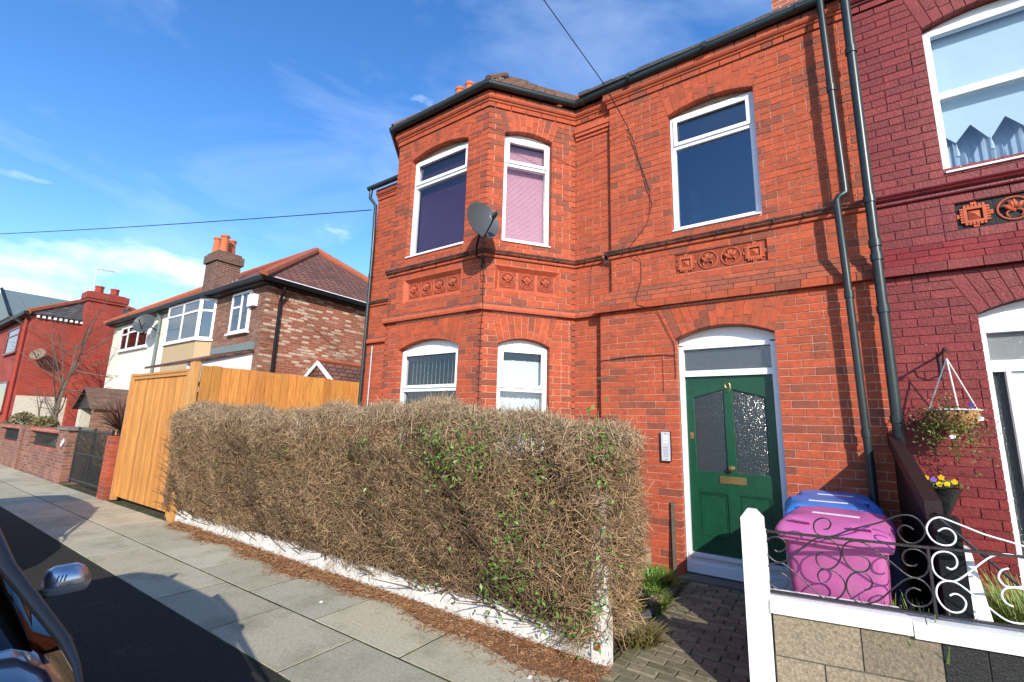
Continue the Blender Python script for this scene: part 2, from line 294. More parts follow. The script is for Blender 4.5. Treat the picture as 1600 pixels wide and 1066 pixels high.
def fast_mesh(name, v, f, tint, material, parent=None, kind=None, nper=4):
    me = bpy.data.meshes.new(name); nv = len(v); nf = len(f)
    me.vertices.add(nv); me.vertices.foreach_set('co', np.asarray(v, np.float32).ravel())
    me.loops.add(nf*nper); me.loops.foreach_set('vertex_index', np.asarray(f, np.int32).ravel())
    me.polygons.add(nf); me.polygons.foreach_set('loop_start', np.arange(0, nf*nper, nper, dtype=np.int32))
    try: me.polygons.foreach_set('loop_total', np.full(nf, nper, np.int32))
    except Exception: pass
    a = me.attributes.new('tint', 'FLOAT_COLOR', 'POINT'); a.data.foreach_set('color', np.concatenate([np.asarray(tint, np.float32), np.ones((nv, 1), np.float32)], 1).ravel())
    me.update(calc_edges=True); me.validate(); me.materials.append(M[material]); o = bpy.data.objects.new(name, me); COL.objects.link(o)
    if parent is not None:
        o.parent = parent
        if parent.parent is None and parent.type == 'EMPTY': o.location = -parent.location
    if kind: o['kind'] = kind
    return o
class F:                                            # wall frame: u along the wall, w outward, z up
    def __init__(s, a, b):
        s.a = np.array(a, float); t = np.array(b, float)-s.a; s.len = float(np.hypot(*t)); s.t = t/s.len; s.n = np.array([s.t[1], -s.t[0]])
    def __call__(s, u, z, w=0.0):
        p = s.a+s.t*u+s.n*w; return (p[0], p[1], z)
def fbox(mb, f, u0, u1, z0, z1, w0, w1, tint=None):
    return mb.hexa([f(u0, z0, w0), f(u1, z0, w0), f(u1, z0, w1), f(u0, z0, w1), f(u0, z1, w0), f(u1, z1, w0), f(u1, z1, w1), f(u0, z1, w1)], tint)

# ------------------------------------------------------------------ ground, road, pavement
def pick(*c): return c[random.randrange(len(c))]
tag(MB().box(-400, 400, -400, 400, -0.6, -0.16).build('ground', 'ground'), 'wide flat ground around the houses', 'ground', kind='structure')
tag(MB().box(-120, 60, -7.0, 0.70, -0.3, -0.11).build('road', 'road'), 'dark asphalt road beside the kerb', 'road', kind='structure')
tag(MB().box(-120, 60, 0.70, 0.84, -0.3, 0.0).build('kerb', 'kerb_stone'), 'pale stone kerb along the road', 'kerb', kind='structure')
tag(MB().box(-120, 60, 0.84, 1.872, -0.3, -0.004).build('asphalt_strip', 'asphalt'), 'dark asphalt strip between kerb and flagstones', 'pavement', kind='structure')
pav = MB().box(-120, 60, 1.872, 3.30, -0.3, -0.0035).build('pavement', 'flag_joint', label='grey flagstone pavement in front of the houses', cat='pavement', kind='structure')
def flag(x0, x1, y0, y1):
    g = random.uniform(0.84, 1.12); w = random.uniform(-0.012, 0.012); m = MB(); h = random.uniform(-0.002, 0.003); d = random.uniform(-0.002, 0.002)
    j = 0.0085
    p = [(x0+j, y0+j), (x1-j, y0+j), (x1-j, y1-j), (x0+j, y1-j)]; c = 0.002
    q = [(x0+j+c, y0+j+c), (x1-j-c, y0+j+c), (x1-j-c, y1-j-c), (x0+j+c, y1-j-c)]
    m.cur = (0.45*g+w, 0.405*g, 0.285*g-w)
    vs_ = [(a, b, -0.05) for a, b in p]+[(a, b, -0.002+h) for a, b in p]+[(a, b, 0.0+h+(d if i in (1, 2) else 0)) for i, (a, b) in enumerate(q)]
    m.add(vs_, [(0, 1, 5, 4), (1, 2, 6, 5), (2, 3, 7, 6), (3, 0, 4, 7), (4, 5, 9, 8), (5, 6, 10, 9), (6, 7, 11, 10), (7, 4, 8, 11), (8, 9, 10, 11)])
    m.build('flagstone', 'flagstone', pav)
for row, (y0, y1, xs) in enumerate(((1.876, 2.478, -3.109), (2.482, 3.19, -2.597))):
    x = xs+5*1.03
    while x > -27:
        l_ = random.choice((0.98, 1.02, 1.05, 1.05)) if abs(x-xs) > 0.2 or row else 1.0
        flag(x-l_, x, y0, y1); x -= l_
big = MB()
for r_ in range(2):
    y0, y1 = ((1.876, 2.478), (2.482, 3.19))[r_]; big.box(-119, -28.2, y0, y1, -0.05, 0.0, (0.33, 0.325, 0.285)); big.box(3.4, 59, y0, y1, -0.05, 0.0, (0.33, 0.325, 0.285))
big.build('far_paving', 'flagstone', pav, kind='stuff')
tag(MB().box(-8.6, 8, 3.30, 5.72, -0.3, -0.03).build('garden_ground', 'soil'), 'dark soil of the narrow front gardens', 'soil', kind='structure')
tag(MB().box(-60, -8.6, 3.30, 12, -0.3, -0.02).build('neighbour_garden_ground', 'soil'), 'soil of the gardens left of the timber fence', 'soil', kind='structure')
# block paved path to the green door
path = MB().box(-1.42, -0.36, 2.95, 5.66, -0.2, -0.004).build('path', 'soil', label='mossy block paved path to the green door', cat='path', kind='structure')
y = 3.0; r_ = 0
while y < 5.6:
    x = -1.38-(0.1 if r_ % 2 else 0)
    while x < -0.38:
        a, b = max(x, -1.38)+0.004, min(x+0.2, -0.38)-0.004
        if b-a > 0.03:
            g = random.uniform(0.75, 1.2); h = 0.012+random.uniform(-0.004, 0.004)
            m = MB(); m.cur = (0.19*g, 0.165*g, 0.105*g); c = 0.006
            p = [(a, y+.004), (b, y+.004), (b, y+.096), (a, y+.096)]; q = [(a+c, y+.004+c), (b-c, y+.004+c), (b-c, y+.096-c), (a+c, y+.096-c)]
            m.add([(i, j, -0.03) for i, j in p]+[(i, j, h-0.005) for i, j in p]+[(i, j, h) for i, j in q], [(0, 1, 5, 4), (1, 2, 6, 5), (2, 3, 7, 6), (3, 0, 4, 7), (4, 5, 9, 8), (5, 6, 10, 9), (6, 7, 11, 10), (7, 4, 8, 11), (8, 9, 10, 11)])
            m.build('paver', 'paver', path)
        x += 0.2
    y += 0.1; r_ += 1

# ------------------------------------------------------------------ brick building kit
BRICKS = {'red': [], 'plum': []}
CO, BL, JT = 0.084, 0.235, 0.0095
def red_tint(dark=0.16):
    r = random.random(); g = random.uniform(0.92, 1.08)
    if r < dark*.8: return (0.25*g, 0.068*g, 0.038*g)
    if r < dark*.8+0.2: return (0.37*g, 0.077*g, 0.033*g)
    if r < 0.85: return (0.42*g, 0.081*g, 0.033*g)
    return (0.44*g, 0.09*g, 0.037*g)
def plum_tint(dark=0.1):
    g = random.uniform(0.82, 1.16); return (0.175*g, 0.018*g, 0.017*g)
TINT = {'red': red_tint, 'plum': plum_tint}
def wall_bricks(kind, f, u0, u1, z0, z1, holes=(), w=0.0, depth=0.1, mit=(0.0, 0.0), quoin=(False, False), dark=0.16, ph=0.0, tone=None):
    n = max(1, round((z1-z0)/CO)); h = (z1-z0)/n; L_ = BRICKS[kind]
    for i in range(n):
        za, zb = z0+i*h+JT/2, z0+(i+1)*h-JT/2
        segs = [(u0, u0, u1, u1)]
        for hole in holes:
            la = hole(za); lb = hole(zb); mid = hole((za+zb)/2)
            if mid is None: continue
            la = la or mid; lb = lb or mid; ns_ = []
            for (a0, a1, b0, b1) in segs:
                if mid[1] <= a0 or mid[0] >= b0: ns_.append((a0, a1, b0, b1)); continue
                if mid[0] > a0+0.02: ns_.append((a0, a1, la[0]-.003, lb[0]-.003))
                if mid[1] < b0-0.02: ns_.append((la[1]+.003, lb[1]+.003, b0, b1))
            segs = ns_
        off = (0.5 if i % 2 else 0.0)*BL+ph
        for (a0, a1, b0, b1) in segs:
            lo, hi = max(a0, a1), min(b0, b1)
            k0 = math.floor((lo-u0-off)/BL); cuts = []; k = k0
            while u0+off+k*BL < hi+BL:
                c = u0+off+k*BL
                if lo+0.045 < c < hi-0.045: cuts.append(c)
                k += 1
            if random.random() < 0.35 and cuts:                    # a header here and there
                j = random.randrange(len(cuts)); c = cuts[j]+BL/2
                if c < (cuts[j+1] if j+1 < len(cuts) else hi)-0.045: cuts.insert(j+1, c)
            e = [(a0, a1)]+[(c, c) for c in cuts]+[(b0, b1)]
            for q in range(len(e)-1):
                s0, s1 = e[q]; t0, t1 = e[q+1]
                if q > 0: s0 += JT/2; s1 += JT/2
                if q < len(e)-2: t0 -= JT/2; t1 -= JT/2
                first = (q == 0 and abs(a0-u0) < 1e-6); last = (q == len(e)-2 and abs(b0-u1) < 1e-6)
                m0 = mit[0]*depth if first else 0.0; m1 = mit[1]*depth if last else 0.0
                ww = w+random.uniform(-0.0018, 0.0018); back = w-depth
                tn = (tone or TINT[kind])(dark)
                if kind == 'red' and ((first and quoin[0]) or (last and quoin[1])):
                    tn = red_tint(0.75) if i % 2 else red_tint(0.25)
                p8 = [f(s0, za, ww), f(t0, za, ww), f(t0-m1, za, back), f(s0+m0, za, back), f(s1, zb, ww), f(t1, zb, ww), f(t1-m1, zb, back), f(s1+m0, zb, back)]
                L_.append((p8, tn))
def rect_hole(u0, u1, z0, z1): return lambda z: (u0, u1) if z0 <= z < z1 else None
class Opening:
    def __init__(s, u0, u1, z0, zs, rise=0.1, top=0.37, spread=0.11): s.u0, s.u1, s.z0, s.zs, s.rise, s.top, s.spread = u0, u1, z0, zs, rise, top, spread
    def hole(s, z):
        if s.z0 <= z < s.zs: return (s.u0, s.u1)
        if s.zs <= z < s.zs+s.top:
            k = s.spread*(z-s.zs)/s.top; return (s.u0-k, s.u1+k)
        return None
    def arc(s, t): return s.zs+s.rise*(1-(2*t-1)**2)
def voussoirs(kind, f, o, parent, matname, w=0.0, depth=0.1):
    wd = o.u1-o.u0; n = max(7, round(wd/0.082)); zt = o.zs+o.top-0.004
    for i in range(n):
        ta, tb = i/n, (i+1)/n
        ba, bb = o.u0+ta*wd, o.u0+tb*wd; ca, cb = o.u0-o.spread+ta*(wd+2*o.spread), o.u0-o.spread+tb*(wd+2*o.spread)
        zA, zB = o.arc(ta), o.arc(tb)
        cuts = [0, pick(0.36, 0.64), 1] if i % 2 else [0, 1.0] if random.random() < 0.3 else [0, pick(0.3, 0.68), 1]
        for k in range(len(cuts)-1):
            s0, s1 = cuts[k]+(0.012 if k else 0), cuts[k+1]-(0.012 if k < len(cuts)-2 else 0); g = 0.0035
            def P(t, L_): return (ba+(ca-ba)*t+g, zA+(zt-zA)*t) if L_ else (bb+(cb-bb)*t-g, zB+(zt-zB)*t)
            ww = w+random.uniform(-0.0015, 0.0015); q = [P(s0, 1), P(s0, 0), P(s1, 0), P(s1, 1)]
            m = MB(); m.cur = TINT[kind](0.12)
            m.prism([f(a, b, ww) for a, b in q], [f(a, b, w-depth) for a, b in q]); m.build('voussoir', matname, parent)
def backing(mb, f, u0, u1, z0, z1, opens=(), w=-0.007, thick=0.22):
    """wall core behind the bricks with real openings (opens sorted by u, may stack)"""
    us = sorted(set([u0, u1]+[o.u0-0.006 for o in opens]+[o.u1+0.006 for o in opens]))
    for a, b in zip(us[:-1], us[1:]):
        mid = (a+b)/2; here = sorted([o for o in opens if o.u0-.0061 < mid < o.u1+.0061], key=lambda o: o.z0); z = z0
        for o in here:
            if o.z0 > z+1e-4: fbox(mb, f, a, b, z, o.z0, w-thick, w)
            zt = o.zs+o.rise+0.03; k = 10
            if o.rise == 0: z = o.zs; continue
            A = lambda u: o.arc(min(1, max(0, (u-o.u0)/(o.u1-o.u0))))+0.004
            pts = [(a+(b-a)*i/k, A(a+(b-a)*i/k)) for i in range(k+1)]+[(b, zt), (a, zt)]
            mb.prism([f(p, q, w) for p, q in pts], [f(p, q, w-thick) for p, q in pts]); z = zt
        if z1 > z+1e-4: fbox(mb, f, a, b, z, z1, w-thick, w)
def frame_bars(mb, f, u0, u1, z0, z1, t, w0, w1):
    fbox(mb, f, u0, u0+t, z0, z1, w0, w1); fbox(mb, f, u1-t, u1, z0, z1, w0, w1); fbox(mb, f, u0+t, u1-t, z0, z0+t, w0, w1-0.001); fbox(mb, f, u0+t, u1-t, z1-t, z1, w0, w1-0.001)
def window(f, o, parent, transom, name='window', label=None, w=0.0, glass='glass', frame='upvc', top_rect=None, sash=True, sill=True, head='upvc'):
    """white frame in opening o set back in the reveal; returns the part"""
    a, b = o.u0+0.004, o.u1-0.004; zt = top_rect or o.zs-0.01; r0, r1 = w-0.155, w-0.085
    mb = MB(); frame_bars(mb, f, a, b, o.z0+0.004, zt, 0.062, r0, r1); fbox(mb, f, a+0.062, b-0.062, transom-0.035, transom+0.035, r0, r1-0.001)
    win = mb.build(name, frame, parent, label=label)
    if sash:
        mb = MB(); frame_bars(mb, f, a+0.045, b-0.045, transom+0.012, zt-0.045, 0.045, r1-0.002, r1+0.018); mb.build('top_sash', frame, win)
    lt = a+0.062, b-0.062
    ins = 0.028 if sash else 0
    mb = MB(); fbox(mb, f, lt[0]+ins, lt[1]-ins, transom+0.035+ins*.7, zt-0.062-ins, r0+0.04, r0+0.052); mb.build('pane', glass, win)
    mb = MB(); fbox(mb, f, lt[0], lt[1], o.z0+0.066, transom-0.035, r0+0.03, r0+0.042); mb.build('pane', glass, win)
    if o.rise > 0.02:
        k = 12; pts = [(a, zt+0.002)]+[(a+(b-a)*i/k, max(o.arc(i/k)-0.004, zt+.004)) for i in range(0, k+1)]+[(b, zt+0.002)]
        mb = MB(); mb.prism([f(p, q, r1-0.02) for p, q in pts], [f(p, q, r0) for p, q in pts]); mb.build('arch_infill', head, win)
    if sill:
        mb = MB(); mb.prism([f(o.u0+.01, o.z0-.02, w+.02), f(o.u0+.01, o.z0-.002, w+.02), f(o.u0+.01, o.z0+.012, r1), f(o.u0+.01, o.z0-.02, r1)], [f(o.u1-.01, o.z0-.02, w+.02), f(o.u1-.01, o.z0-.002, w+.02), f(o.u1-.01, o.z0+.012, r1), f(o.u1-.01, o.z0-.02, r1)]); mb.build('sill', frame, win)
    return win
def venetian(f, u0, u1, z0, z1, w, material, parent):
    mb = MB(); z = z0                                # slats almost closed, outer edge down
    while z < z1:
        mb.hexa([f(u0, z, w), f(u1, z, w), f(u1, z+.021, w-.010), f(u0, z+.021, w-.010), f(u0, z+.001, w+.001), f(u1, z+.001, w+.001), f(u1, z+.022, w-.009), f(u0, z+.022, w-.009)]); z += 0.0195
    for q in (0.2, 0.5, 0.8): fbox(mb, f, u0+(u1-u0)*q-.002, u0+(u1-u0)*q+.002, z0, z1, w+.004, w+.006)
    return mb.build('blind', material, parent)
def vertical_blind(f, u0, u1, z0, z1, w, parent, openness, material='blind_white'):
    mb = MB(); u = u0; wd = 0.089; a = math.radians(openness)
    while u < u1:
        c, s = math.cos(a)*wd/2, math.sin(a)*wd/2; zz = z1-random.uniform(0, .012)
        mb.hexa([f(u-c, z0, w-s), f(u+c, z0, w+s), f(u+c+.001, z0, w+s-.001), f(u-c+.001, z0, w-s-.001), f(u-c, zz, w-s), f(u+c, zz, w+s), f(u+c+.001, zz, w+s-.001), f(u-c+.001, zz, w-s-.001)]); u += 0.079
    return mb.build('vertical_blind', material, parent)
def rosette(f, u, z, s, w, parent, material, base='terracotta_dark', ring=True):
    """square tile with a ring and a scrolled leaf flower in relief"""
    mb = MB(); fbox(mb, f, u-s/2+.003, u+s/2-.003, z-s/2+.003, z+s/2-.003, w-.03, w); t = mb.build('rosette_tile', base or material, parent)
    mb = MB(); R = s*0.42
    mb.tube([f(u+R*math.cos(a), z+R*math.sin(a), w+.005) for a in np.linspace(0, 2*math.pi, 25)], .0085, 6, False)
    for k, ang in enumerate((18, 60, 96, 135, 175)):
        a = math.radians(ang); pts = []; rr = []
        for q in range(7):
            x = q/6; r = R*(0.12+0.78*x); b = a+0.5*math.sin(x*2.2)*(1 if ang < 96 else -1)*(0.35 if ang == 96 else 1)
            pts.append(f(u+r*math.cos(b), z-R*.12+r*math.sin(b), w+.010+.016*math.sin(x*math.pi))); rr.append(max(.004, R*.19*math.sin((x*.8+.2)*math.pi)))
        mb.tube(pts, rr, 6)
    for sgn in (-1, 1):
        pts = [f(u+sgn*R*(.15+.35*math.sin(q*.9)), z-R*(.15+.32*(1-math.cos(q*.9))), w+.014) for q in np.linspace(0, 3.0, 9)]; mb.tube(pts, [R*.1*(1-.07*i) for i in range(9)], 6)
    mb.lathe(f(u, z-R*.15, w+.004), [(R*.2, -.005), (R*.2, .004), (R*.1, .014), (.001, .016)], 8, (f.n[0], f.n[1], 0))
    mb.build('flower_relief', material, t, smooth=True)
def pyramid_tile(f, u, z, s, w, parent, material, base='terracotta_dark'):
    mb = MB(); fbox(mb, f, u-s/2+.003, u+s/2-.003, z-s/2+.003, z+s/2-.003, w-.03, w); t = mb.build('square_tile', base or material, parent)
    mb = MB(); r = s*.30
    frame_bars(mb, f, u-r, u+r, z-r, z+r, s*.09, w, w+.022)
    for k in range(6):
        q = -r+(k+.5)*2*r/6
        for sg in (-1, 1):
            fbox(mb, f, u+q-.009, u+q+.009, z+sg*(r+.012)-.012, z+sg*(r+.012)+.012, w, w+.02); fbox(mb, f, u+sg*(r+.012)-.012, u+sg*(r+.012)+.012, z+q-.009, z+q+.009, w, w+.02)
    for sg in (-1, 1):
        fbox(mb, f, u-.02, u+.02, z+sg*(r+.036)-.01, z+sg*(r+.036)+.01, w, w+.013); fbox(mb, f, u+sg*(r+.036)-.01, u+sg*(r+.036)+.01, z-.02, z+.02, w, w+.013)
    k = r*.55; c = [f(u-k, z-k, w), f(u+k, z-k, w), f(u+k, z+k, w), f(u-k, z+k, w), f(u, z, w+.03)]; mb.add(c, [(0, 1, 4), (1, 2, 4), (2, 3, 4), (3, 0, 4), (3, 2, 1, 0)])
    mb.build('dentil_relief', material, t)

# ------------------------------------------------------------------ the red brick house
P0, P1, P2, P3, P4, P5 = (-7.45, 5.70), (-6.44, 5.70), (-5.60, 4.63), (-3.71, 4.63), (-2.87, 5.70), (-2.43, 5.70)
PARTY = 0.53; YL, YU = 5.58, 5.62
house = thing('red_brick_house', 'two storey red brick end terrace house with canted bay and green door', 'house', (-3, 5.7, 0))
F_left, F_bl, F_bf, F_br, F_rec = F(P0, P1), F(P1, P2), F(P2, P3), F(P3, P4), F(P4, (-2.2, 5.70))
F_lo, F_up = F((-2.43, YL), (PARTY, YL)), F((-2.28, YU), (PARTY, YU))
S2, S1, CORN = 3.11, 3.86, 6.15
T = math.tan(math.radians(25.9))
o_bfu = Opening(0.33, 1.51, 4.14, 5.80, 0.10, 0.345); o_bfl = Opening(0.33, 1.51, 0.95, 2.68, 0.12, 0.40)
o_bru = Opening(0.25, 0.98, 4.14, 5.80, 0.07, 0.345); o_brl = Opening(0.25, 0.98, 0.95, 2.68, 0.09, 0.40)
o_blu = Opening(0.38, 1.11, 4.14, 5.80, 0.07, 0.345); o_bll = Opening(0.38, 1.11, 0.95, 2.68, 0.09, 0.40)
o_mu = Opening(2.28-1.46, 2.28-0.45, 4.09, 5.73, 0.09, 0.418); o_door = Opening(2.43-1.465, 2.43-0.42, 0.0, 2.69, 0.125, 0.40, 0.16)
pan_f = (0.34, 1.50, 3.4075, 3.7613); pan_r = (0.17, 1.12, 3.4075, 3.7613); pan_m = (0.99, 2.0, 3.502, 3.768)
def pan_open(p): return Opening(p[0], p[1], p[2], p[3], 0)
core = MB()
backing(core, F_left, 0, F_left.len, 0, CORN+.2); backing(core, F_rec, 0, F_rec.len, 0, CORN+.2)
backing(core, F_bl, 0.05, F_bl.len-.04, 0, CORN+.2, [o_bll, o_blu], thick=.15); backing(core, F_bf, 0.05, F_bf.len-.05, 0, CORN+.2, [o_bfl, o_bfu, pan_open(pan_f)], thick=.15); backing(core, F_br, 0.04, F_br.len-.05, 0, CORN+.2, [o_brl, o_bru, pan_open(pan_r)], thick=.15)
backing(core, F_lo, 0.0, F_lo.len, 0, S2+.1, [o_door]); backing(core, F_up, 0.0, F_up.len, S2+.1, CORN+.2, [o_mu, pan_open((pan_m[0]-.15, pan_m[1]-.15, pan_m[2], pan_m[3]))])
for c, d_ in ((P2, 1), (P3, -1)): core.box(min(c[0]+.012*d_, c[0]+.07*d_), max(c[0]+.012*d_, c[0]+.07*d_), c[1]+.03, c[1]+.12, 0, CORN+.19)
wall = core.build('wall', 'mortar', house)
shell = MB(); shell.box(-7.46, -7.25, 5.72, 10.8, 0, 6.4); shell.box(-7.25, PARTY-.01, 10.6, 10.8, 0, 6.4); shell.prism([(-7.455, 5.75, 6.4), (-7.455, 10.8, 6.4), (-7.455, 8.3, 8.75)], [(-7.26, 5.75, 6.4), (-7.26, 10.8, 6.4), (-7.26, 8.3, 8.75)])
shell.build('gable_wall', 'brick_plain', house)
intr = MB(); intr.box(-7.2, PARTY-.03, 7.4, 7.5, 0, 6.3); intr.box(-7.2, PARTY-.03, 5.95, 7.4, 3.2, 3.3);  intr.box(-7.2, PARTY-.03, 5.95, 7.4, 6.25, 6.3);  intr.box(-5.5, -3.8, 4.85, 7.4, 0.3, 0.35); intr.box(-2.6, -2.55, 5.95, 7.4, 0, 6.2)
bi = [(-6.25, 5.95), (-6.2, 5.68), (-5.5, 4.80), (-3.81, 4.80), (-3.1, 5.68), (-3.05, 5.95)]
for z in (3.2, 6.25): intr.prism([(x, y_, z) for x, y_ in bi], [(x, y_, z+.06) for x, y_ in bi])
intr.build('interior', 'interior', house)
PT = (0.05, S2)
def bay_bricks(f, mits, quoin, ol, ou, pan, ph=0.0, tone=None, dark=.16):
    wall_bricks('red', f, 0, f.len, 0.02, S2, [ol.hole], mit=mits, quoin=quoin, ph=ph, dark=dark); wall_bricks('red', f, 0, f.len, S2+.12, S1, [rect_hole(pan[0], pan[1], pan[2]-.02, pan[3]+.02)] if pan else [], mit=mits, quoin=quoin, ph=ph+.07, dark=dark)
    wall_bricks('red', f, 0, f.len, S1+.11, CORN, [ou.hole], mit=mits, quoin=quoin, ph=ph, dark=dark)
    for o in (ol, ou): voussoirs('red', f, o, wall, 'brick')
bay_bricks(F_bl, (-T, T), (False, True), o_bll, o_blu, None)
bay_bricks(F_bf, (T, T), (True, True), o_bfl, o_bfu, pan_f)
bay_bricks(F_br, (T, -T), (True, True), o_brl, o_bru, pan_r, ph=.1, dark=.22)
for (f, u1, ph) in ((F_left, F_left.len, 0), (F_rec, F_rec.len, .05)):
    for z0, z1 in ((0.02, S2), (S2+.12, S1), (S1+.11, CORN)): wall_bricks('red', f, 0, u1, z0, z1, ph=ph, dark=.06)
wall_bricks('red', F_lo, 0, F_lo.len, 0.02, S2, [o_door.hole], quoin=(False, False), dark=.14); voussoirs('red', F_lo, o_door, wall, 'brick')
wall_bricks('red', F_up, 0, F_up.len, S2+.30, S1, [rect_hole(pan_m[0]-.15, pan_m[1]-.15, pan_m[2]-.03, pan_m[3]+.03)], ph=.06); wall_bricks('red', F_up, 0, F_up.len, S1+.11, CORN, [o_mu.hole]); voussoirs('red', F_up, o_mu, wall, 'brick')
# sloping courses above the door
def weathering(kind, xl0, xl1, x1):
    rows = [(0.0, 0.06, S2+.0, 0.075), ]
    zs_ = (S2+.09, S2+.165, S2+.235, S2+.30); ws = (0.055, 0.02, -0.012, -0.04)
    def seg(xa, xb, za, zb, wa, wb, tn):
        f = F((0, YL), (1, YL)); p8 = [f(xa, za, wa), f(xb, za, wa), f(xb, za, wa-.1), f(xa, za, wa-.1), f(xa, zb, wb), f(xb, zb, wb), f(xb, zb, wb-.1), f(xa, zb, wb-.1)]; BRICKS[kind].append((p8, tn))
    for i in range(3):
        t0, t1 = i/3, (i+1)/3; x = xl0+(xl1-xl0)*(t0+t1)/2 if xl0 is not None else x1; off = BL/2 if i % 2 else 0
        x = xl0+(xl1-xl0)*(t0+t1)/2; first = True
        while x < x1-.02:
            e = min(x+(BL-off if first else BL), x1); first = False
            seg(x+.003, e-.003, zs_[i]+.003, zs_[i+1]-.003, ws[i], ws[i+1]+.002, ((.26, .075, .04) if random.random() < .6 else (.37, .088, .04)) if kind == 'red' else TINT[kind](.1)); x = e
    x = xl0-.03
    while x < x1-.02:                                         # projecting bull-nosed course
        e = min(x+BL, x1); tn = TINT[kind](.06)
        f = F((0, YL), (1, YL)); BRICKS[kind].append(([f(x+.003, S2, .066), f(e-.003, S2, .066), f(e-.003, S2, -.05), f(x+.003, S2, -.05), f(x+.003, S2+.085, .07), f(e-.003, S2+.085, .07), f(e-.003, S2+.085, -.05), f(x+.003, S2+.085, -.05)], tn)); x = e
weathering('red', -2.46, -2.28, PARTY)
core2 = MB(); core2.hexa([(-2.45, YL-.045, S2+.005), (PARTY, YL-.045, S2+.005), (PARTY, 5.72, S2+.005), (-2.45, 5.72, S2+.005), (-2.29, YU+.006, S2+.30), (PARTY, YU+.006, S2+.30), (PARTY, 5.72, S2+.30), (-2.29, 5.72, S2+.30)])
core2.build('string_course', 'mortar', house)
# moulded string courses (terracotta), following bay, recess and main wall
bayp = [P0, P1, P2, P3, P4, P5]
def string(prof, path, name, matn, parent): return MB().sweep(prof, path).build(name, matn, parent)
lowp = [(-.02, S2), (.058, S2), (.066, S2+.03), (.06, S2+.072), (.04, S2+.082), (-.02, S2+.082)]; lowt = [(-.02, S2+.083), (.046, S2+.083), (.03, S2+.10), (.0, S2+.117), (-.02, S2+.118)]
string(lowp, bayp, 'string_course', 'terracotta', house); string(lowt, bayp, 'string_course', 'sooty_terracotta', house)
upl = [(-.02, S1), (.022, S1), (.03, S1+.012), (.03, S1+.04), (-.02, S1+.04)]
upp = [(-.02, S1+.041), (.05, S1+.041), (.066, S1+.055), (.058, S1+.066), (.070, S1+.074), (.082, S1+.088), (.078, S1+.10), (.05, S1+.106), (.0, S1+.114), (-.02, S1+.116)]
mainp = [(-2.28, 5.72), (-2.28, YU), (PARTY, YU)]
for pth in (bayp, mainp): string(upl, pth, 'string_course', 'terracotta', house); string(upp, pth, 'string_course', 'sooty_terracotta', house)
mb = MB()                                            # open joints between the moulded pieces
for f in (F_bf, F_br, F_rec, F_up):
    u = .2
    while u < f.len-.05:
        fbox(mb, f, u-.004, u+.004, S1+.04, S1+.108, .0, .0835)
        u += .29
mb.build('joint_pointing', 'edging', house)
# cornice
def cornice(kind, path, parent, moul):
    P = [np.array(p) for p in path]
    MB().sweep([(-.02, CORN+.078), (.03, CORN+.078), (.04, CORN+.088), (.04, CORN+.102), (.06, CORN+.112), (.078, CORN+.135), (.08, CORN+.15), (-.02, CORN+.15)], path).build('cornice', moul, parent)
    for i in range(len(P)-1):
        f = F(path[i], path[i+1])
        def tn(i_):
            if i_ == 0 or i_ == len(P)-1: return 0.0
            a, b = P[i_]-P[i_-1], P[i_+1]-P[i_]; c = (a[0]*b[1]-a[1]*b[0]); d = a@b; return math.tan(math.atan2(c, d)/2)
        t0, t1 = tn(i), tn(i+1)
        for (zz, w) in ((CORN+.002, .022), (CORN+.155, .07)):
            u0, u1 = -w*t0, f.len+w*t1
            wall_bricks(kind, f, u0, u1, zz, zz+.074, w=w, depth=.12, mit=(t0, t1), ph=.1, dark=.14 if w < .05 else .55)
roofpath = [P0, P1, P2, P3, P4, (-2.28, 5.70), (-2.28, YU), (PARTY, YU)]
cornice('red', [P0, P1, P2, P3, P4, (-2.28, 5.70), (-2.28, YU), (PARTY, YU)], house, 'terracotta')
# panel of recess next to the main wall: small corbel
mb = MB(); fbox(mb, F_rec, 0.02, .59, 5.93, 5.985, -.02, .045); fbox(mb, F_rec, 0.02, .59, 5.985, 6.06, -.02, .062); fbox(mb, F_rec, .02, .59, 5.88, 5.93, -.02, .02); mb.build('corbel', 'terracotta', house)
# terracotta panels
def panel(f, pan, tiles, depth, chamfer, w, parent):
    u0, u1, z0, z1 = pan; mb = MB(); c = chamfer
    fbox(mb, f, u0, u1, z0, z1, w-depth-.06, w-depth)
    if c:
        q = [(u0, z0), (u1, z0), (u1, z1), (u0, z1)]; r = [(u0+c, z0+c), (u1-c, z0+c), (u1-c, z1-c), (u0+c, z1-c)]; o_ = [(u0-.02, z0-.02), (u1+.02, z0-.02), (u1+.02, z1+.02), (u0-.02, z1+.02)]
        for i in range(4):
            j = (i+1) % 4; mb.add([f(*o_[i], w+.001), f(*o_[j], w+.001), f(*q[j], w+.001), f(*q[i], w+.001), f(*r[i], w-depth), f(*r[j], w-depth)], [(0, 1, 2, 3), (3, 2, 5, 4)])
    p = mb.build('terracotta_panel', 'terracotta', parent)
    n = len(tiles); s = (u1-u0-2*c)/n
    for i, k in enumerate(tiles):
        (rosette if k == 'r' else pyramid_tile)(f, u0+c+(i+.5)*s, (z0+z1)/2, min(s, z1-z0-2*c), w-depth+.002, p, 'terracotta')
    return p
panel(F_bf, pan_f, 'rrrr', .06, .055, 0, house); panel(F_br, pan_r, 'rrr', .06, .055, 0, house)
panel(F_up, (pan_m[0]-.15, pan_m[1]-.15, pan_m[2], pan_m[3]), 'prrp', .03, 0.0, 0, house)
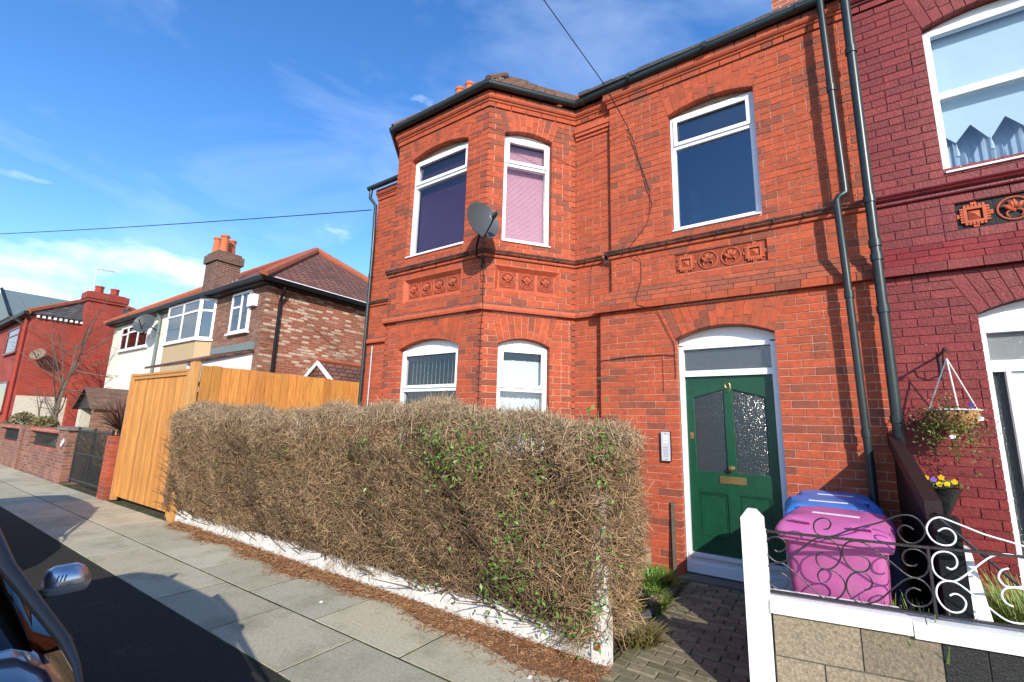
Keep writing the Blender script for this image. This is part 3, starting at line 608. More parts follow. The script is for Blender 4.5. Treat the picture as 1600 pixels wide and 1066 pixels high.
# windows
w_ = window(F_bf, o_bfu, house, 5.36, label='bay window with purple blind', head='infill_mortar'); venetian(F_bf, .38, 1.46, 4.2, 5.72, -.20, 'blind_purple', w_)
w_ = window(F_br, o_bru, house, 5.36, label='canted bay window with pink blind'); venetian(F_br, .29, .94, 4.2, 5.72, -.20, 'blind_pink', w_)
w_ = window(F_bl, o_blu, house, 5.36); venetian(F_bl, .42, 1.07, 4.2, 5.72, -.20, 'blind_purple', w_)
w_ = window(F_bf, o_bfl, house, 2.09, label='ground floor bay window with open vertical blind'); vertical_blind(F_bf, .42, 1.45, 1.0, 2.58, -.24, w_, 49)
w_ = window(F_br, o_brl, house, 2.09, label='ground floor bay window with closed white vertical blind'); vertical_blind(F_br, .28, 1.0, 1.0, 2.50, -.24, w_, 25)
w_ = window(F_bl, o_bll, house, 2.09)
w_ = window(F_up, o_mu, house, 5.28, label='upper window with dark glass', glass='glass_upper', head='infill_mortar'); mb = MB(); fbox(mb, F_up, .86, 1.80, 4.1, 5.7, -.9, -.89); mb.build('curtain_or_dark_sheet', 'dark_room', w_)  # dark sheet standing in for the unlit room behind the glass
# green front door in its white frame
def tube_on(f, pts, r, w, n=6, mb=None): mb = mb or MB(); return mb.tube([f(a, b, w) for a, b in pts], r, n)
fd = F_lo; a, b = o_door.u0+.004, o_door.u1-.004
mb = MB(); r0, r1 = -.22, -.12
fbox(mb, fd, a, a+.055, .05, 2.60, r0, r1); fbox(mb, fd, b-.055, b, .05, 2.60, r0, r1); fbox(mb, fd, a+.055, b-.055, 2.235, 2.305, r0, r1-.001); fbox(mb, fd, a+.055, b-.055, 2.565, 2.62, r0, r1-.001)
dframe = mb.build('door_frame', 'upvc', house)
k = 12; pts = [(a, 2.622)]+[(a+(b-a)*i/k, o_door.arc(i/k)-.004) for i in range(k+1)]+[(b, 2.622)]
MB().prism([fd(p, q, r1-.03) for p, q in pts], [fd(p, q, r0) for p, q in pts]).build('arch_infill', 'upvc', dframe)
mb = MB(); fbox(mb, fd, a+.055, b-.055, 2.305, 2.565, r0+.03, r0+.042); mb.build('fanlight_pane', 'glass_fan', dframe)
mb = MB(); fbox(mb, fd, a+.055, b-.055, .05, .15, r0-.02, r1+.0); fbox(mb, fd, a+.056, b-.056, .15, .25, r0-.02, r1-.02); fbox(mb, fd, a+.03, b-.03, .225, .262, r0, r1+.012); mb.build('threshold', 'upvc', dframe)
mb = MB(); mb.cur = (.15, .14, .115); fbox(mb, fd, a-.03, b+.03, -.02, .035, r0-.1, .10); mb.build('door_step', 'concrete_block', dframe)
da, db = a+.058, b-.058; dm = (da+db)/2; dz0, dz1 = .265, 2.232; w0, w1 = -.205, -.16
mb = MB()
st = .082; mr_ = .042
fbox(mb, fd, da, da+st, dz0, dz1, w0, w1); fbox(mb, fd, db-st, db, dz0, dz1, w0, w1); fbox(mb, fd, dm-mr_, dm+mr_, dz0, dz1, w0, w1)
ztop, zpan = 2.10, 1.145
for (p, q, inner) in ((da+st, dm-mr_, 1), (dm+mr_, db-st, 0)):
    fbox(mb, fd, p, q, dz0, .42, w0, w1); fbox(mb, fd, p, q, .93, zpan, w0, w1)
    zl, zr = (1.99, 2.085) if inner else (2.085, 1.99)
    mb.prism([fd(p, zl, w1), fd(q, zr, w1), fd(q, dz1, w1), fd(p, dz1, w1)], [fd(p, zl, w0), fd(q, zr, w0), fd(q, dz1, w0), fd(p, dz1, w0)])
    fbox(mb, fd, p, q, .42, .93, w0, w1-.02)
    frame_bars(mb, fd, p+.001, q-.001, .421, .929, .016, w1-.02, w1-.003); frame_bars(mb, fd, p+.03, q-.03, .45, .90, .01, w1-.02, w1-.012)
door = mb.build('door', 'green_paint', house, label='green panelled front door')
for (p, q, inner) in ((da+st, dm-mr_, 1), (dm+mr_, db-st, 0)):
    zl, zr = (1.99, 2.085) if inner else (2.085, 1.99)
    MB().prism([fd(p, zpan, w1-.018), fd(q, zpan, w1-.018), fd(q, zr, w1-.018), fd(p, zl, w1-.018)], [fd(p, zpan, w1-.026), fd(q, zpan, w1-.026), fd(q, zr, w1-.026), fd(p, zl, w1-.026)]).build('pane', 'glass_obscure', door)
    mb = MB()
    for s_, e_ in (((p, zpan), (q, zpan)), ((q, zpan), (q, zr)), ((q, zr), (p, zl)), ((p, zl), (p, zpan))): mb.tube([fd(*s_, w1-.006), fd(*e_, w1-.006)], .006, 5)
    mb.build('glazing_bead', 'green_paint', door)
mb = MB(); frame_bars(mb, fd, dm-.135, dm+.135, 1.03, 1.11, .016, w1, w1+.008); fbox(mb, fd, dm-.119, dm+.119, 1.046, 1.094, w1-.004, w1+.003); mb.build('letter_plate', 'brass', door)
mb = MB(); mb.lathe(fd(dm, 1.20, w1), [(.03, 0), (.03, .008), (.012, .012), (.012, .03), (.03, .04), (.033, .055), (.02, .068), (.001, .07)], 8, (0, -1, 0)); mb.build('door_knob', 'brass', door)
mb = MB(); fbox(mb, fd, da+.028, da+.07, 1.51, 1.585, w1, w1+.01); mb.lathe(fd(da+.05, 1.55, w1+.01), [(.012, 0), (.01, .006)], 8, (0, -1, 0)); mb.build('lock', 'brass', door)
nine = [(dm+.026*math.cos(t), 2.125+.030*math.sin(t)) for t in np.linspace(0, 2*math.pi, 17)]+[(dm+.028, 2.095), (dm+.022, 2.065), (dm+.002, 2.046), (dm-.026, 2.044)]
tube_on(fd, nine, [.0028+.003*abs(math.cos(t)) for t in np.linspace(0, 2*math.pi, 17)]+[.0055, .005, .004, .0055], w1+.004).build('numeral_nine', 'brass', door)
# gutters, tiles and roofs
def gutter(path, parent, zc, w=.13, r=.055, matn='dark_green_plastic'):
    prof = [(w+r*math.cos(t), zc+r*math.sin(t)) for t in np.linspace(math.pi, 2*math.pi, 9)]+[(w+r+.006, zc+.012), (w-r-.006, zc+.012)]
    return MB().sweep(prof, path).build('gutter', matn, parent)
GZ = CORN+.275
gp = [(-7.62, 5.70), P1, P2, P3, P4, (-2.28, 5.68), (-2.2, 5.63), (PARTY+.02, YU)]
g = gutter([(-7.62, 5.70), P1, P2, P3, P4, (-2.35, 5.68), (PARTY+.02, YU)], house, GZ)
mb = MB()
for (f, us) in ((F_bf, (.9,)), (F_br, (.72,)), (F_up, (.35, 1.35, 2.35)), (F_rec, (.2,))):
    for u in us: mb.tube([f(u-.02, GZ-.002, .13), f(u+.02, GZ-.002, .13)], .062, 12)
for c in ((P2, -.6), (P3, .6)): mb.tube([(c[0][0]+.08*c[1]-.04, c[0][1]-.13, GZ-.004), (c[0][0]+.08*c[1]+.05, c[0][1]-.12, GZ-.004)], .062, 12)
mb.build('gutter_bracket', 'dark_green_plastic', g)
rz = GZ+.03
mb = MB()
def slab(mb, q, t=.05): mb.prism([(x, y_, z) for x, y_, z in q], [(x, y_, z-t) for x, y_, z in q])
slab(mb, [(-7.6, 5.53, rz), (PARTY, 5.53, rz), (PARTY, 8.3, rz+2.4), (-7.6, 8.3, rz+2.4)]); slab(mb, [(-7.6, 11.0, rz), (PARTY, 11.0, rz), (PARTY, 8.3, rz+2.4), (-7.6, 8.3, rz+2.4)])
roof = mb.build('roof', 'tile_courses', house)
# bay hip roof at 45 degrees with its own eaves tiles
def offs(path, w):
    P = [np.array(p, float) for p in path]; o_ = []
    for i in range(len(P)):
        ns_ = []
        if i > 0: t = P[i]-P[i-1]; t /= np.linalg.norm(t); ns_.append(np.array([t[1], -t[0]]))
        if i < len(P)-1: t = P[i+1]-P[i]; t /= np.linalg.norm(t); ns_.append(np.array([t[1], -t[0]]))
        d = ns_[0] if len(ns_) == 1 else (ns_[0]+ns_[1])/(1+ns_[0]@ns_[1]); o_.append(P[i]+d*w)
    return o_
ev = offs([P0, P1, P2, P3, P4, P5], .12)[1:5]; tp = offs([P0, P1, P2, P3, P4, P5], -1.05)[1:5]; mb = MB()
for i in range(3):
    slab(mb, [(*ev[i], rz), (*ev[i+1], rz), (*tp[i+1], rz+1.17), (*tp[i], rz+1.17)], .04)
slab(mb, [(*tp[0], rz+1.17), (*tp[1], rz+1.17), (*tp[2], rz+1.17), (*tp[3], rz+1.17)], .04)
bayroof = mb.build('bay_roof', 'roof_tile', house)
for i in range(3):
    fe = F(ev[i], ev[i+1]); n = int(fe.len/.17)
    for c in range(6):
        for j in range(n+1):
            u = j*.17+(.085 if c % 2 else 0); d = c*.19; lim = d*.49
            if u < lim-.02 or u+.16 > fe.len-lim+.05: continue
            w, z = -d, rz+d; h = .022+random.uniform(0, .016); m = MB()
            m.hexa([fe(u, z, w+.03), fe(u+.16, z, w+.03), fe(u+.16, z+.2, w-.19), fe(u, z+.2, w-.19), fe(u+.01, z+h+.012, w+.03), fe(u+.15, z+h+.012, w+.03), fe(u+.15, z+.2+h*.4, w-.19), fe(u+.01, z+.2+h*.4, w-.19)])
            m.build('roof_tile', 'roof_tile', bayroof)
for i in (1, 2):
    mb = MB(); mb.tube([(*ev[i], rz+.03), (*(ev[i]*.5+tp[i]*.5), rz+.615), (*tp[i], rz+1.2)], .06, 8); mb.build('hip_ridge', 'roof_tile', bayroof)
mb = MB(); x = -2.7
while x < PARTY-.1:
    mb.box(x, x+.17, 5.46, 5.62, rz-.01, rz+.028+random.uniform(0, .02)); x += .18
mb.build('eaves_tiles', 'slate', roof)
mb = MB(); mb.tube([(-7.6, 8.3, rz+2.43), (PARTY, 8.3, rz+2.43)], .09, 8); mb.build('ridge', 'ridge_tile', roof)
# chimneys
def chimney(x0, x1, y0, y1, z0, z1, npots, matn, parent, name='chimney', along='x'):
    mb = MB(); mb.box(x0, x1, y0, y1, z0, z1); mb.box(x0-.04, x1+.04, y0-.04, y1+.04, z1-.3, z1-.22); mb.box(x0-.06, x1+.06, y0-.06, y1+.06, z1-.22, z1-.08); mb.box(x0-.03, x1+.03, y0-.03, y1+.03, z1-.08, z1)
    ch = mb.build(name, matn, parent)
    for i in range(npots):
        t = (i+.5)/npots; x = x0+(x1-x0)*t if along == 'x' else (x0+x1)/2; y_ = y0+(y1-y0)*t if along == 'y' else (y0+y1)/2
        MB().lathe((x, y_, z1), [(.13, 0), (.12, .1), (.11, .42), (.13, .44), (.13, .5), (.09, .51), (.09, .3)], 12).build('chimney_pot', 'pot_clay', ch, smooth=True)
    return ch
chimney(-.25, .45, 8.0, 8.75, 7.6, 10.1, 3, 'brick_plain', house); chimney(-7.9, -7.2, 7.95, 8.65, 7.4, 10.25, 2, 'brick_plain', house)
# downpipes
def pipe(pts, r, parent, name='downpipe', joints=(), matn='dark_green_plastic'):
    p = MB().tube(pts, r, 12).build(name, matn, parent, smooth=True)
    for z, (x, y_) in joints: MB().tube([(x, y_, z-.035), (x, y_, z+.035)], r*1.22, 12).build('pipe_collar', matn, p, smooth=True)
    return p
pipe([(.285, 5.47, GZ-.03), (.30, 5.46, 5.0), (.315, 5.46, 4.12), (.315, 5.45, 4.03), (.26, 5.44, 4.0), (.235, 5.44, 3.96), (.25, 5.44, 3.2), (.27, 5.45, 1.4), (.275, 5.46, .03)], .034, house, joints=((5.25, (.297, 5.46)), (2.96, (.254, 5.441)), (1.62, (.268, 5.449))))
pipe([(.50, 5.44, 6.75), (.50, 5.44, 3.42), (.50, 5.44, 1.55), (.50, 5.46, .03)], .043, house, 'soil_pipe', ((3.9, (.50, 5.44)), (3.44, (.50, 5.44)), (3.30, (.50, 5.44)), (2.78, (.50, 5.44)), (1.75, (.50, 5.44)), (5.6, (.50, 5.44))))
pipe([(-7.55, 5.58, GZ-.03), (-7.55, 5.57, 6.2), (-7.42, 5.62, 6.02), (-7.40, 5.63, 5.0), (-7.40, 5.63, .03)], .035, house, joints=((4.5, (-7.4, 5.63)), (2.6, (-7.4, 5.63))))
pipe([(-7.2, 5.66, 3.05), (-7.2, 5.66, .1)], .012, house, 'waste_pipe', matn='grey_white')
mb = MB(); mb.tube([(-6.47, 5.62, 6.2), (-6.47, 5.62, 4.95)], .008, 6); mb.build('cable', 'rope', house)
# cables pinned to the brickwork
def cable(pts, name='cable', matn='cable', r=.006, parent=house): return MB().tube(pts, r, 5).build(name, matn, parent)
YC = YU-.01
cable([(-2.0, YC, 5.70), (-1.94, YC, 5.58), (-1.86, YC, 5.2), (-1.78, YC, 4.8), (-1.70, YC, 4.52), (-1.78, YC, 4.25), (-1.98, YC-.01, 4.02), (-2.0, YC-.08, 3.96), (-1.93, YC-.06, 3.87), (-1.87, YC, 3.75), (-1.87, YC, 3.5), (-1.92, YL-.05, 3.25), (-1.90, YL-.075, 3.15), (-1.78, YL-.07, 3.10), (-1.66, YL-.012, 3.04), (-1.55, YL-.012, 2.78), (-1.475, YL-.012, 2.62), (-1.47, YL-.012, 2.2)], r=.0035)
cable([(-2.43, YL-.012, 2.47), (-2.0, YL-.012, 2.50), (-1.6, YL-.012, 2.50), (-1.475, YL-.012, 2.48)], r=.0045)
cable([(-2.02, YC, 5.62), (-1.98, YC, 5.6), (-1.9, YC, 5.3), (-1.83, YC, 5.1), (-1.72, YC, 4.7), (-1.74, YC, 4.4)], matn='cable_red', r=.004)
def onbr(u, z, w=.01): return F_br(u, z, w)
cable([(-3.70, 4.56, 3.92), onbr(.0, 3.85, .012), onbr(.0, 3.1, .07), onbr(.0, 2.9, .012), onbr(0.0, .9, .012)], r=.006)
cable([(-2.43, YL-.05, 3.93), F_rec(.25, 3.82), F_rec(.22, 3.3)], r=.004)
mb = MB(); mb.tube([(-1.62, YL-.008, 2.46), (-1.62, YL-.008, 2.05)], .003, 5); mb.build('cable', 'cable_red', house)

# bricks: the 300 that show largest become single parts, the rest one joined part
def emit_bricks(kind, matname, parent):
    def area(p8):
        P = np.array([p8[0], p8[1], p8[5], p8[4]]); v = (P-CAM_P)@CAM_R.T
        if (v[:, 2] < .3).any(): return 0
        q = v[:, :2]/v[:, 2:]*715.33
        c = q.mean(0)
        if abs(c[0]) > 790 or abs(c[1]) > 525: return 0
        if P[:, 2].mean() < 1.75 and P[:, 0].mean() < -2.2: return 0
        d1, d2 = q[2]-q[0], q[3]-q[1]; return abs(d1[0]*d2[1]-d1[1]*d2[0])/2
    L_ = sorted(BRICKS[kind], key=lambda b: -area(b[0]))
    for p8, tn in L_[:300]: MB().hexa(p8, tn).build('brick', matname, parent)
    mb = MB()
    for p8, tn in L_[300:]: mb.hexa(p8, tn)
    mb.build('brickwork', matname, parent, kind='stuff')
emit_bricks('red', 'brick', wall)

# ------------------------------------------------------------------ the plum painted house
plum = thing('plum_painted_house', 'plum red painted brick terrace house with white door at the right edge', 'house', (2.2, 5.7, 0))
XE = 4.2
G_lo, G_up = F((PARTY, YL), (XE, YL)), F((PARTY, YU), (XE, YU))
q_door = Opening(1.16-PARTY, 2.21-PARTY, 0, 2.70, .125, .40, .17); q_win = Opening(1.095-PARTY, 2.11-PARTY, 4.10, 5.71, .09, .438, .12)
q_win2 = Opening(2.85-PARTY, 3.85-PARTY, .95, 2.70, .1, .4)
core = MB(); backing(core, G_lo, 0, G_lo.len, 0, S2+.1, [q_door, q_win2]); backing(core, G_up, 0, G_up.len, S2+.1, CORN+.2, [q_win, pan_open((1.13-PARTY, 2.14-PARTY, 3.502, 3.768))])
pwall = core.build('wall', 'plum_mortar', plum)
mb = MB(); mb.box(XE-.2, XE, 5.9, 10.8, 0, 6.4); mb.box(PARTY, XE-.2, 10.6, 10.8, 0, 6.4); mb.box(PARTY-.005, PARTY+.1, 5.9, 10.6, 0, 6.4); mb.prism([(XE-.01, 5.75, 6.4), (XE-.01, 10.8, 6.4), (XE-.01, 8.3, 8.75)], [(XE-.2, 5.75, 6.4), (XE-.2, 10.8, 6.4), (XE-.2, 8.3, 8.75)]); mb.build('gable_wall', 'brick_plain', plum)
mb = MB(); mb.box(PARTY+.11, XE-.21, 7.4, 7.5, 0, 6.3); mb.box(PARTY+.11, XE-.21, 5.95, 7.4, 3.2, 3.3); mb.box(PARTY+.11, XE-.21, 5.95, 7.4, 6.25, 6.3); mb.build('interior', 'interior', plum)
wall_bricks('plum', G_lo, 0, G_lo.len, .02, S2, [q_door.hole, q_win2.hole], ph=.1); voussoirs('plum', G_lo, q_door, pwall, 'plum'); voussoirs('plum', G_lo, q_win2, pwall, 'plum')
pp = (1.13-PARTY, 2.14-PARTY, 3.502, 3.768)
wall_bricks('plum', G_up, 0, G_up.len, S2+.30, S1, [rect_hole(pp[0], pp[1], pp[2]-.03, pp[3]+.03)], ph=.03); wall_bricks('plum', G_up, 0, G_up.len, S1+.11, CORN, [q_win.hole], ph=.1); voussoirs('plum', G_up, q_win, pwall, 'plum')
weathering('plum', PARTY+.03, PARTY, XE)
core2 = MB(); core2.hexa([(PARTY, YL-.045, S2+.005), (XE, YL-.045, S2+.005), (XE, 5.72, S2+.005), (PARTY, 5.72, S2+.005), (PARTY, YU+.006, S2+.30), (XE, YU+.006, S2+.30), (XE, 5.72, S2+.30), (PARTY, 5.72, S2+.30)]); core2.build('string_course', 'plum_mortar', plum)
MB().sweep(upl, [(PARTY, YU), (XE, YU)]).build('string_course', 'plum_mould', plum); MB().sweep(upp, [(PARTY, YU), (XE, YU)]).build('string_course', 'plum_mould', plum); cornice('plum', [(PARTY, YU), (XE, YU)], plum, 'plum_mould'); gutter([(PARTY+.03, YU), (XE, YU)], plum, GZ)
emit_bricks('plum', 'plum', pwall)
mb = MB(); fbox(mb, G_up, pp[0], pp[1], pp[2], pp[3], -.09, -.03); p = mb.build('relief_panel', 'black_paint', plum)
for i, k in enumerate('prrp'): (rosette if k == 'r' else pyramid_tile)(G_up, pp[0]+(i+.5)*.2525, 3.635, .25, -.028, p, 'terracotta', 'black_paint')
mb = MB(); slab(mb, [(PARTY, 5.53, rz), (XE, 5.53, rz), (XE, 8.3, rz+2.4), (PARTY, 8.3, rz+2.4)]); slab(mb, [(PARTY, 11.0, rz), (XE, 11.0, rz), (XE, 8.3, rz+2.4), (PARTY, 8.3, rz+2.4)]); mb.build('roof', 'tile_courses', plum)
w_ = window(G_up, q_win, plum, 4.95, label='white upper window with pale blind and tassels', sash=False)
# pale roller blind with pointed hem and tassels
mb = MB(); fbox(mb, G_up, .60, 1.56, 4.86, 5.66, -.205, -.203); w0u = .60; n = 4; hem = [(.60, 4.86), (.60, 4.62)]; 
for i in range(n): hem += [(.60+(i+.5)*.96/n, 4.47 if i % 2 == 0 else 4.43), (.60+(i+1)*.96/n, 4.63)]
hem += [(1.56, 4.86)]
mb.prism([G_up(a_, b_, -.203) for a_, b_ in hem], [G_up(a_, b_, -.205) for a_, b_ in hem]); mb.build('blind', 'blind_aqua', w_)
mb = MB(); pz = [(.58+i*.02, -.34+.012*math.sin(i*1.9)) for i in range(51)]
for i in range(50): mb.hexa([G_up(pz[i][0], 4.12, pz[i][1]), G_up(pz[i+1][0], 4.12, pz[i+1][1]), G_up(pz[i+1][0], 4.12, pz[i+1][1]-.002), G_up(pz[i][0], 4.12, pz[i][1]-.002), G_up(pz[i][0], 5.68, pz[i][1]), G_up(pz[i+1][0], 5.68, pz[i+1][1]), G_up(pz[i+1][0], 5.68, pz[i+1][1]-.002), G_up(pz[i][0], 5.68, pz[i][1]-.002)])
mb.build('reflection_sheet', 'reflection_sheet', w_)  # added pleated sheet, its colour imitates the reflection in the lower pane
for i in range(n): MB().lathe(G_up(.60+(i+.5)*.24, 4.32, -.2), [(.017, 0), (.013, .06), (.006, .09), (.004, .13)], 8).build('tassel', 'blind_aqua', w_)
w_ = window(G_lo, q_win2, plum, 2.1)
# white front door with pebbled side light
a, b = q_door.u0+.004, q_door.u1-.004; r0, r1 = -.2, -.1; mb = MB()
fbox(mb, G_lo, a, a+.045, .05, 2.575, r0, r1); fbox(mb, G_lo, b-.045, b, .05, 2.575, r0, r1); fbox(mb, G_lo, a+.045, b-.045, 2.53, 2.575, r0, r1-.001); fbox(mb, G_lo, a+.045, b-.045, 2.18, 2.28, r0, r1-.001); fbox(mb, G_lo, a+.13, a+.16, .05, 2.18, r0, r1-.002); fbox(mb, G_lo, a, b, .0, .05, r0, r1+.05)
pf = mb.build('door_frame', 'upvc', plum)
k = 12; pts = [(a, 2.577)]+[(a+(b-a)*i/k, q_door.arc(i/k)-.004) for i in range(k+1)]+[(b, 2.577)]
MB().prism([G_lo(p_, q_, r1-.03) for p_, q_ in pts], [G_lo(p_, q_, r0) for p_, q_ in pts]).build('arch_infill', 'upvc', pf)
mb = MB(); fbox(mb, G_lo, a+.045, b-.045, 2.28, 2.53, r0+.03, r0+.042); mb.build('fanlight_pane', 'glass_pebble', pf)
mb = MB(); fbox(mb, G_lo, a+.045, a+.13, .06, 2.18, r0+.03, r0+.042); mb.build('side_pane', 'glass_obscure', pf)
mb = MB(); fbox(mb, G_lo, a+.162, b-.047, .06, 2.175, r0+.02, r1-.03)
for (p_, q_) in ((a+.25, (a+b)/2+.03), ((a+b)/2+.13, b-.13)):
    for z0, z1 in ((.25, .95), (1.15, 2.02)): frame_bars(mb, G_lo, p_, q_, z0, z1, .035, r1-.03, r1-.018)
mb.build('door', 'upvc', plum, label='white panelled plastic front door')

# ------------------------------------------------------------------ low white wall, posts and hedge
dw = MB(); xs = np.linspace(-8.40, -1.48, 36)
for i in range(len(xs)-1):
    h0 = .19+.012*math.sin(i*1.7); h1 = .19+.012*math.sin((i+1)*1.7); e0 = .008*math.sin(i*2.3); e1 = .008*math.sin((i+1)*2.3); a, b = xs[i], xs[i+1]
    dw.hexa([(a, 3.20+e0, -.05), (b, 3.20+e1, -.05), (b, 3.42, -.05), (a, 3.42, -.05), (a, 3.215+e0, h0), (b, 3.215+e1, h1), (b, 3.41, h1), (a, 3.41, h0)])
dw.build('low_wall', 'white_paint_old', label='low whitewashed wall running under the bare hedge', cat='wall')
pt = thing('concrete_post', 'white concrete post with rusty plate buried in the hedge end', 'post', (-1.42, 3.24, 0))
mb = MB(); mb.box(-1.475, -1.365, 3.185, 3.30, -.05, 1.10); mb.hexa([(-1.475, 3.185, 1.10), (-1.365, 3.185, 1.10), (-1.365, 3.30, 1.10), (-1.475, 3.30, 1.10), (-1.44, 3.22, 1.14), (-1.40, 3.22, 1.14), (-1.40, 3.27, 1.14), (-1.44, 3.27, 1.14)]); mb.build('shaft', 'white_paint_old', pt)
mb = MB(); mb.box(-1.452, -1.405, 3.175, 3.186, .12, .165); mb.build('rusty_plate', 'rust', pt)

def sticks(P, D, Ln, r, bend, tint):
    """two-segment three-sided twigs as numpy arrays"""
    n = len(P); D = D/np.linalg.norm(D, axis=1, keepdims=True); A = rng.normal(size=(n, 3)); E1 = np.cross(D, A); E1 /= np.linalg.norm(E1, axis=1, keepdims=True); E2 = np.cross(D, E1)
    mid = P+D*(Ln*.5)[:, None]+E1*(bend*Ln)[:, None]; end = P+D*Ln[:, None]
    V = np.zeros((n, 9, 3))
    for j, (c, k) in enumerate(((P, 1.0), (mid, .8), (end, .4))):
        for q in range(3):
            a = q*2*math.pi/3; V[:, j*3+q] = c+(E1*math.cos(a)+E2*math.sin(a))*(r*k)[:, None]
    f = []
    for j in range(2):
        for q in range(3): f.append((j*3+q, j*3+(q+1) % 3, (j+1)*3+(q+1) % 3, (j+1)*3+q))
    Fc = (np.array(f)[None]+(np.arange(n)*9)[:, None, None]).reshape(-1, 4)
    return V.reshape(-1, 3), Fc, np.repeat(tint, 9, axis=0)
def leaves(C, size, tint, up=0.4):
    n = len(C); A = rng.normal(size=(n, 3)); A[:, 2] += up; A /= np.linalg.norm(A, axis=1, keepdims=True); B = np.cross(A, rng.normal(size=(n, 3))); B /= np.linalg.norm(B, axis=1, keepdims=True); Cc = np.cross(A, B)
    s = size[:, None]; V = np.stack([C-B*s, C+Cc*s*.45+A*s*.12, C+B*s, C-Cc*s*.45+A*s*.12], 1)
    return V.reshape(-1, 3), np.arange(n*4).reshape(n, 4), np.repeat(tint, 4, axis=0)
hedge = thing('bare_hedge', 'long clipped brown hedge of bare twigs behind the low white wall', 'hedge', (-5, 3.5, 0))
HX0, HX1, HY0, HY1 = -8.95, -1.22, 3.10, 3.70
def hedge_top(x): return 1.74+.05*np.sin(x*1.3)+.03*np.sin(x*3.7+1)+.02*np.sin(x*9)-.14*np.clip((x+2.1)/0.8, 0, 1)-.08*np.clip((-8.2-x)/.7, 0, 1)
def hedge_pts(n):
    out = []; nn_ = []
    k = int(n*.60); x = rng.uniform(HX0, HX1, k); z = rng.uniform(0, 1, k)**.9; T_ = hedge_top(x); zz = .20+z*(T_-.20)
    yb = HY0+.055*np.sin(x*2.1+zz*2)+.04*np.sin(x*5.3+zz*4)+.03*np.sin(x*11+zz*7)+.16*np.clip((zz-1.42)/.32, 0, 1)**2+.07*np.clip((.5-zz)/.3, 0, 1)+.25*np.clip((x-HX1+.28)/.28, 0, 1)**2+.25*np.clip((HX0+.3-x)/.3, 0, 1)**2
    out.append(np.stack([x, yb+rng.exponential(.055, k), zz], 1)); nn_.append(np.tile([0, -1, 0.15], (k, 1)))
    k = int(n*.26); x = rng.uniform(HX0, HX1, k); y = rng.uniform(HY0, HY1, k); T_ = hedge_top(x)
    out.append(np.stack([x, y, T_-.12*np.clip((HY0+.2-y)/.2, 0, 1)**2-.10*np.clip((y-HY1+.2)/.2, 0, 1)**2-rng.exponential(.05, k)+.03*np.sin(x*7+y*5)], 1)); nn_.append(np.tile([0, -.15, 1], (k, 1)))
    k = int(n*.09); y = rng.uniform(HY0, HY1, k); z = rng.uniform(.12, 1.62, k)
    out.append(np.stack([HX1+.04*np.sin(z*4)-rng.exponential(.06, k)-.26*np.clip((z-1.15)/.5, 0, 1)**2-.22*np.clip((.85-z)/.7, 0, 1)-.22*np.clip((HY0+.25-y)/.25, 0, 1)**2, y, z], 1)); nn_.append(np.tile([1, -.2, .1], (k, 1)))
    k = n-int(n*.60)-int(n*.26)-int(n*.09); y = rng.uniform(HY0, HY1, k); z = rng.uniform(.2, 1.7, k)
    out.append(np.stack([HX0+.05*np.sin(z*3)+rng.exponential(.07, k)+.22*np.clip((z-1.25)/.4, 0, 1)**2+.25*np.clip((HY0+.25-y)/.25, 0, 1)**2, y, z], 1)); nn_.append(np.tile([-1, -.2, .1], (k, 1)))
    return np.concatenate(out), np.concatenate(nn_)
NT = 64000
P, Nn = hedge_pts(NT); D = Nn*.35+rng.normal(size=(NT, 3))*np.array([1.0, .75, .9])+np.array([.1, 0, .2]); topm = Nn[:, 2] > .5; D[topm] += np.array([0, 0, .7])
Ln = rng.uniform(.05, .20, NT); Ln[topm] = rng.uniform(.06, .20, topm.sum()); lng = topm & (rng.random(NT) < .06); Ln[lng] = rng.uniform(.22, .36, lng.sum()); P = P-D/np.linalg.norm(D, axis=1, keepdims=True)*(Ln*.55)[:, None]
g = (.25+1.6*rng.beta(1.6, 2.2, NT))[:, None]; h_ = rng.uniform(0, 1, NT)[:, None]; base = np.array([[.41, .25, .125]])*(1-h_)+np.array([[.36, .26, .15]])*h_
grey = np.clip((P[:, 2:3]-1.25)/.5, 0, 1)*.55; col_ = base*(1-grey)+np.array([[.50, .40, .27]])*grey
v, f_, t_ = sticks(P, D, Ln, rng.uniform(.0012, .0036, NT), rng.uniform(-.2, .2, NT), col_*g); fast_mesh('twigs', v, f_, t_, 'twig', hedge, 'stuff')
# thicker inner branches, tinted darker to paint the shadowy heart
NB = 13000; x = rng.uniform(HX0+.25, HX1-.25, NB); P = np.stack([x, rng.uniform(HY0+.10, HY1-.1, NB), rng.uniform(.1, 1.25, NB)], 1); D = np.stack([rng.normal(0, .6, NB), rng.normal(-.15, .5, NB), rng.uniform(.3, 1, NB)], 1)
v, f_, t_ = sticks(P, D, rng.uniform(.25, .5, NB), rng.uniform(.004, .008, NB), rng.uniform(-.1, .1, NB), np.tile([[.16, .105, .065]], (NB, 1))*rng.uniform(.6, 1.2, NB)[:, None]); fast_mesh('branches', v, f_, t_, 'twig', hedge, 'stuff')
for x in np.arange(-8.6, -1.4, .36):
    MB().tube([(x, 3.52, -.05), (x+.03, 3.5, .3), (x-.02, 3.47, .7), (x+.05, 3.5, 1.2)], [.022, .018, .014, .006], 6).build('stem', 'bark', hedge)
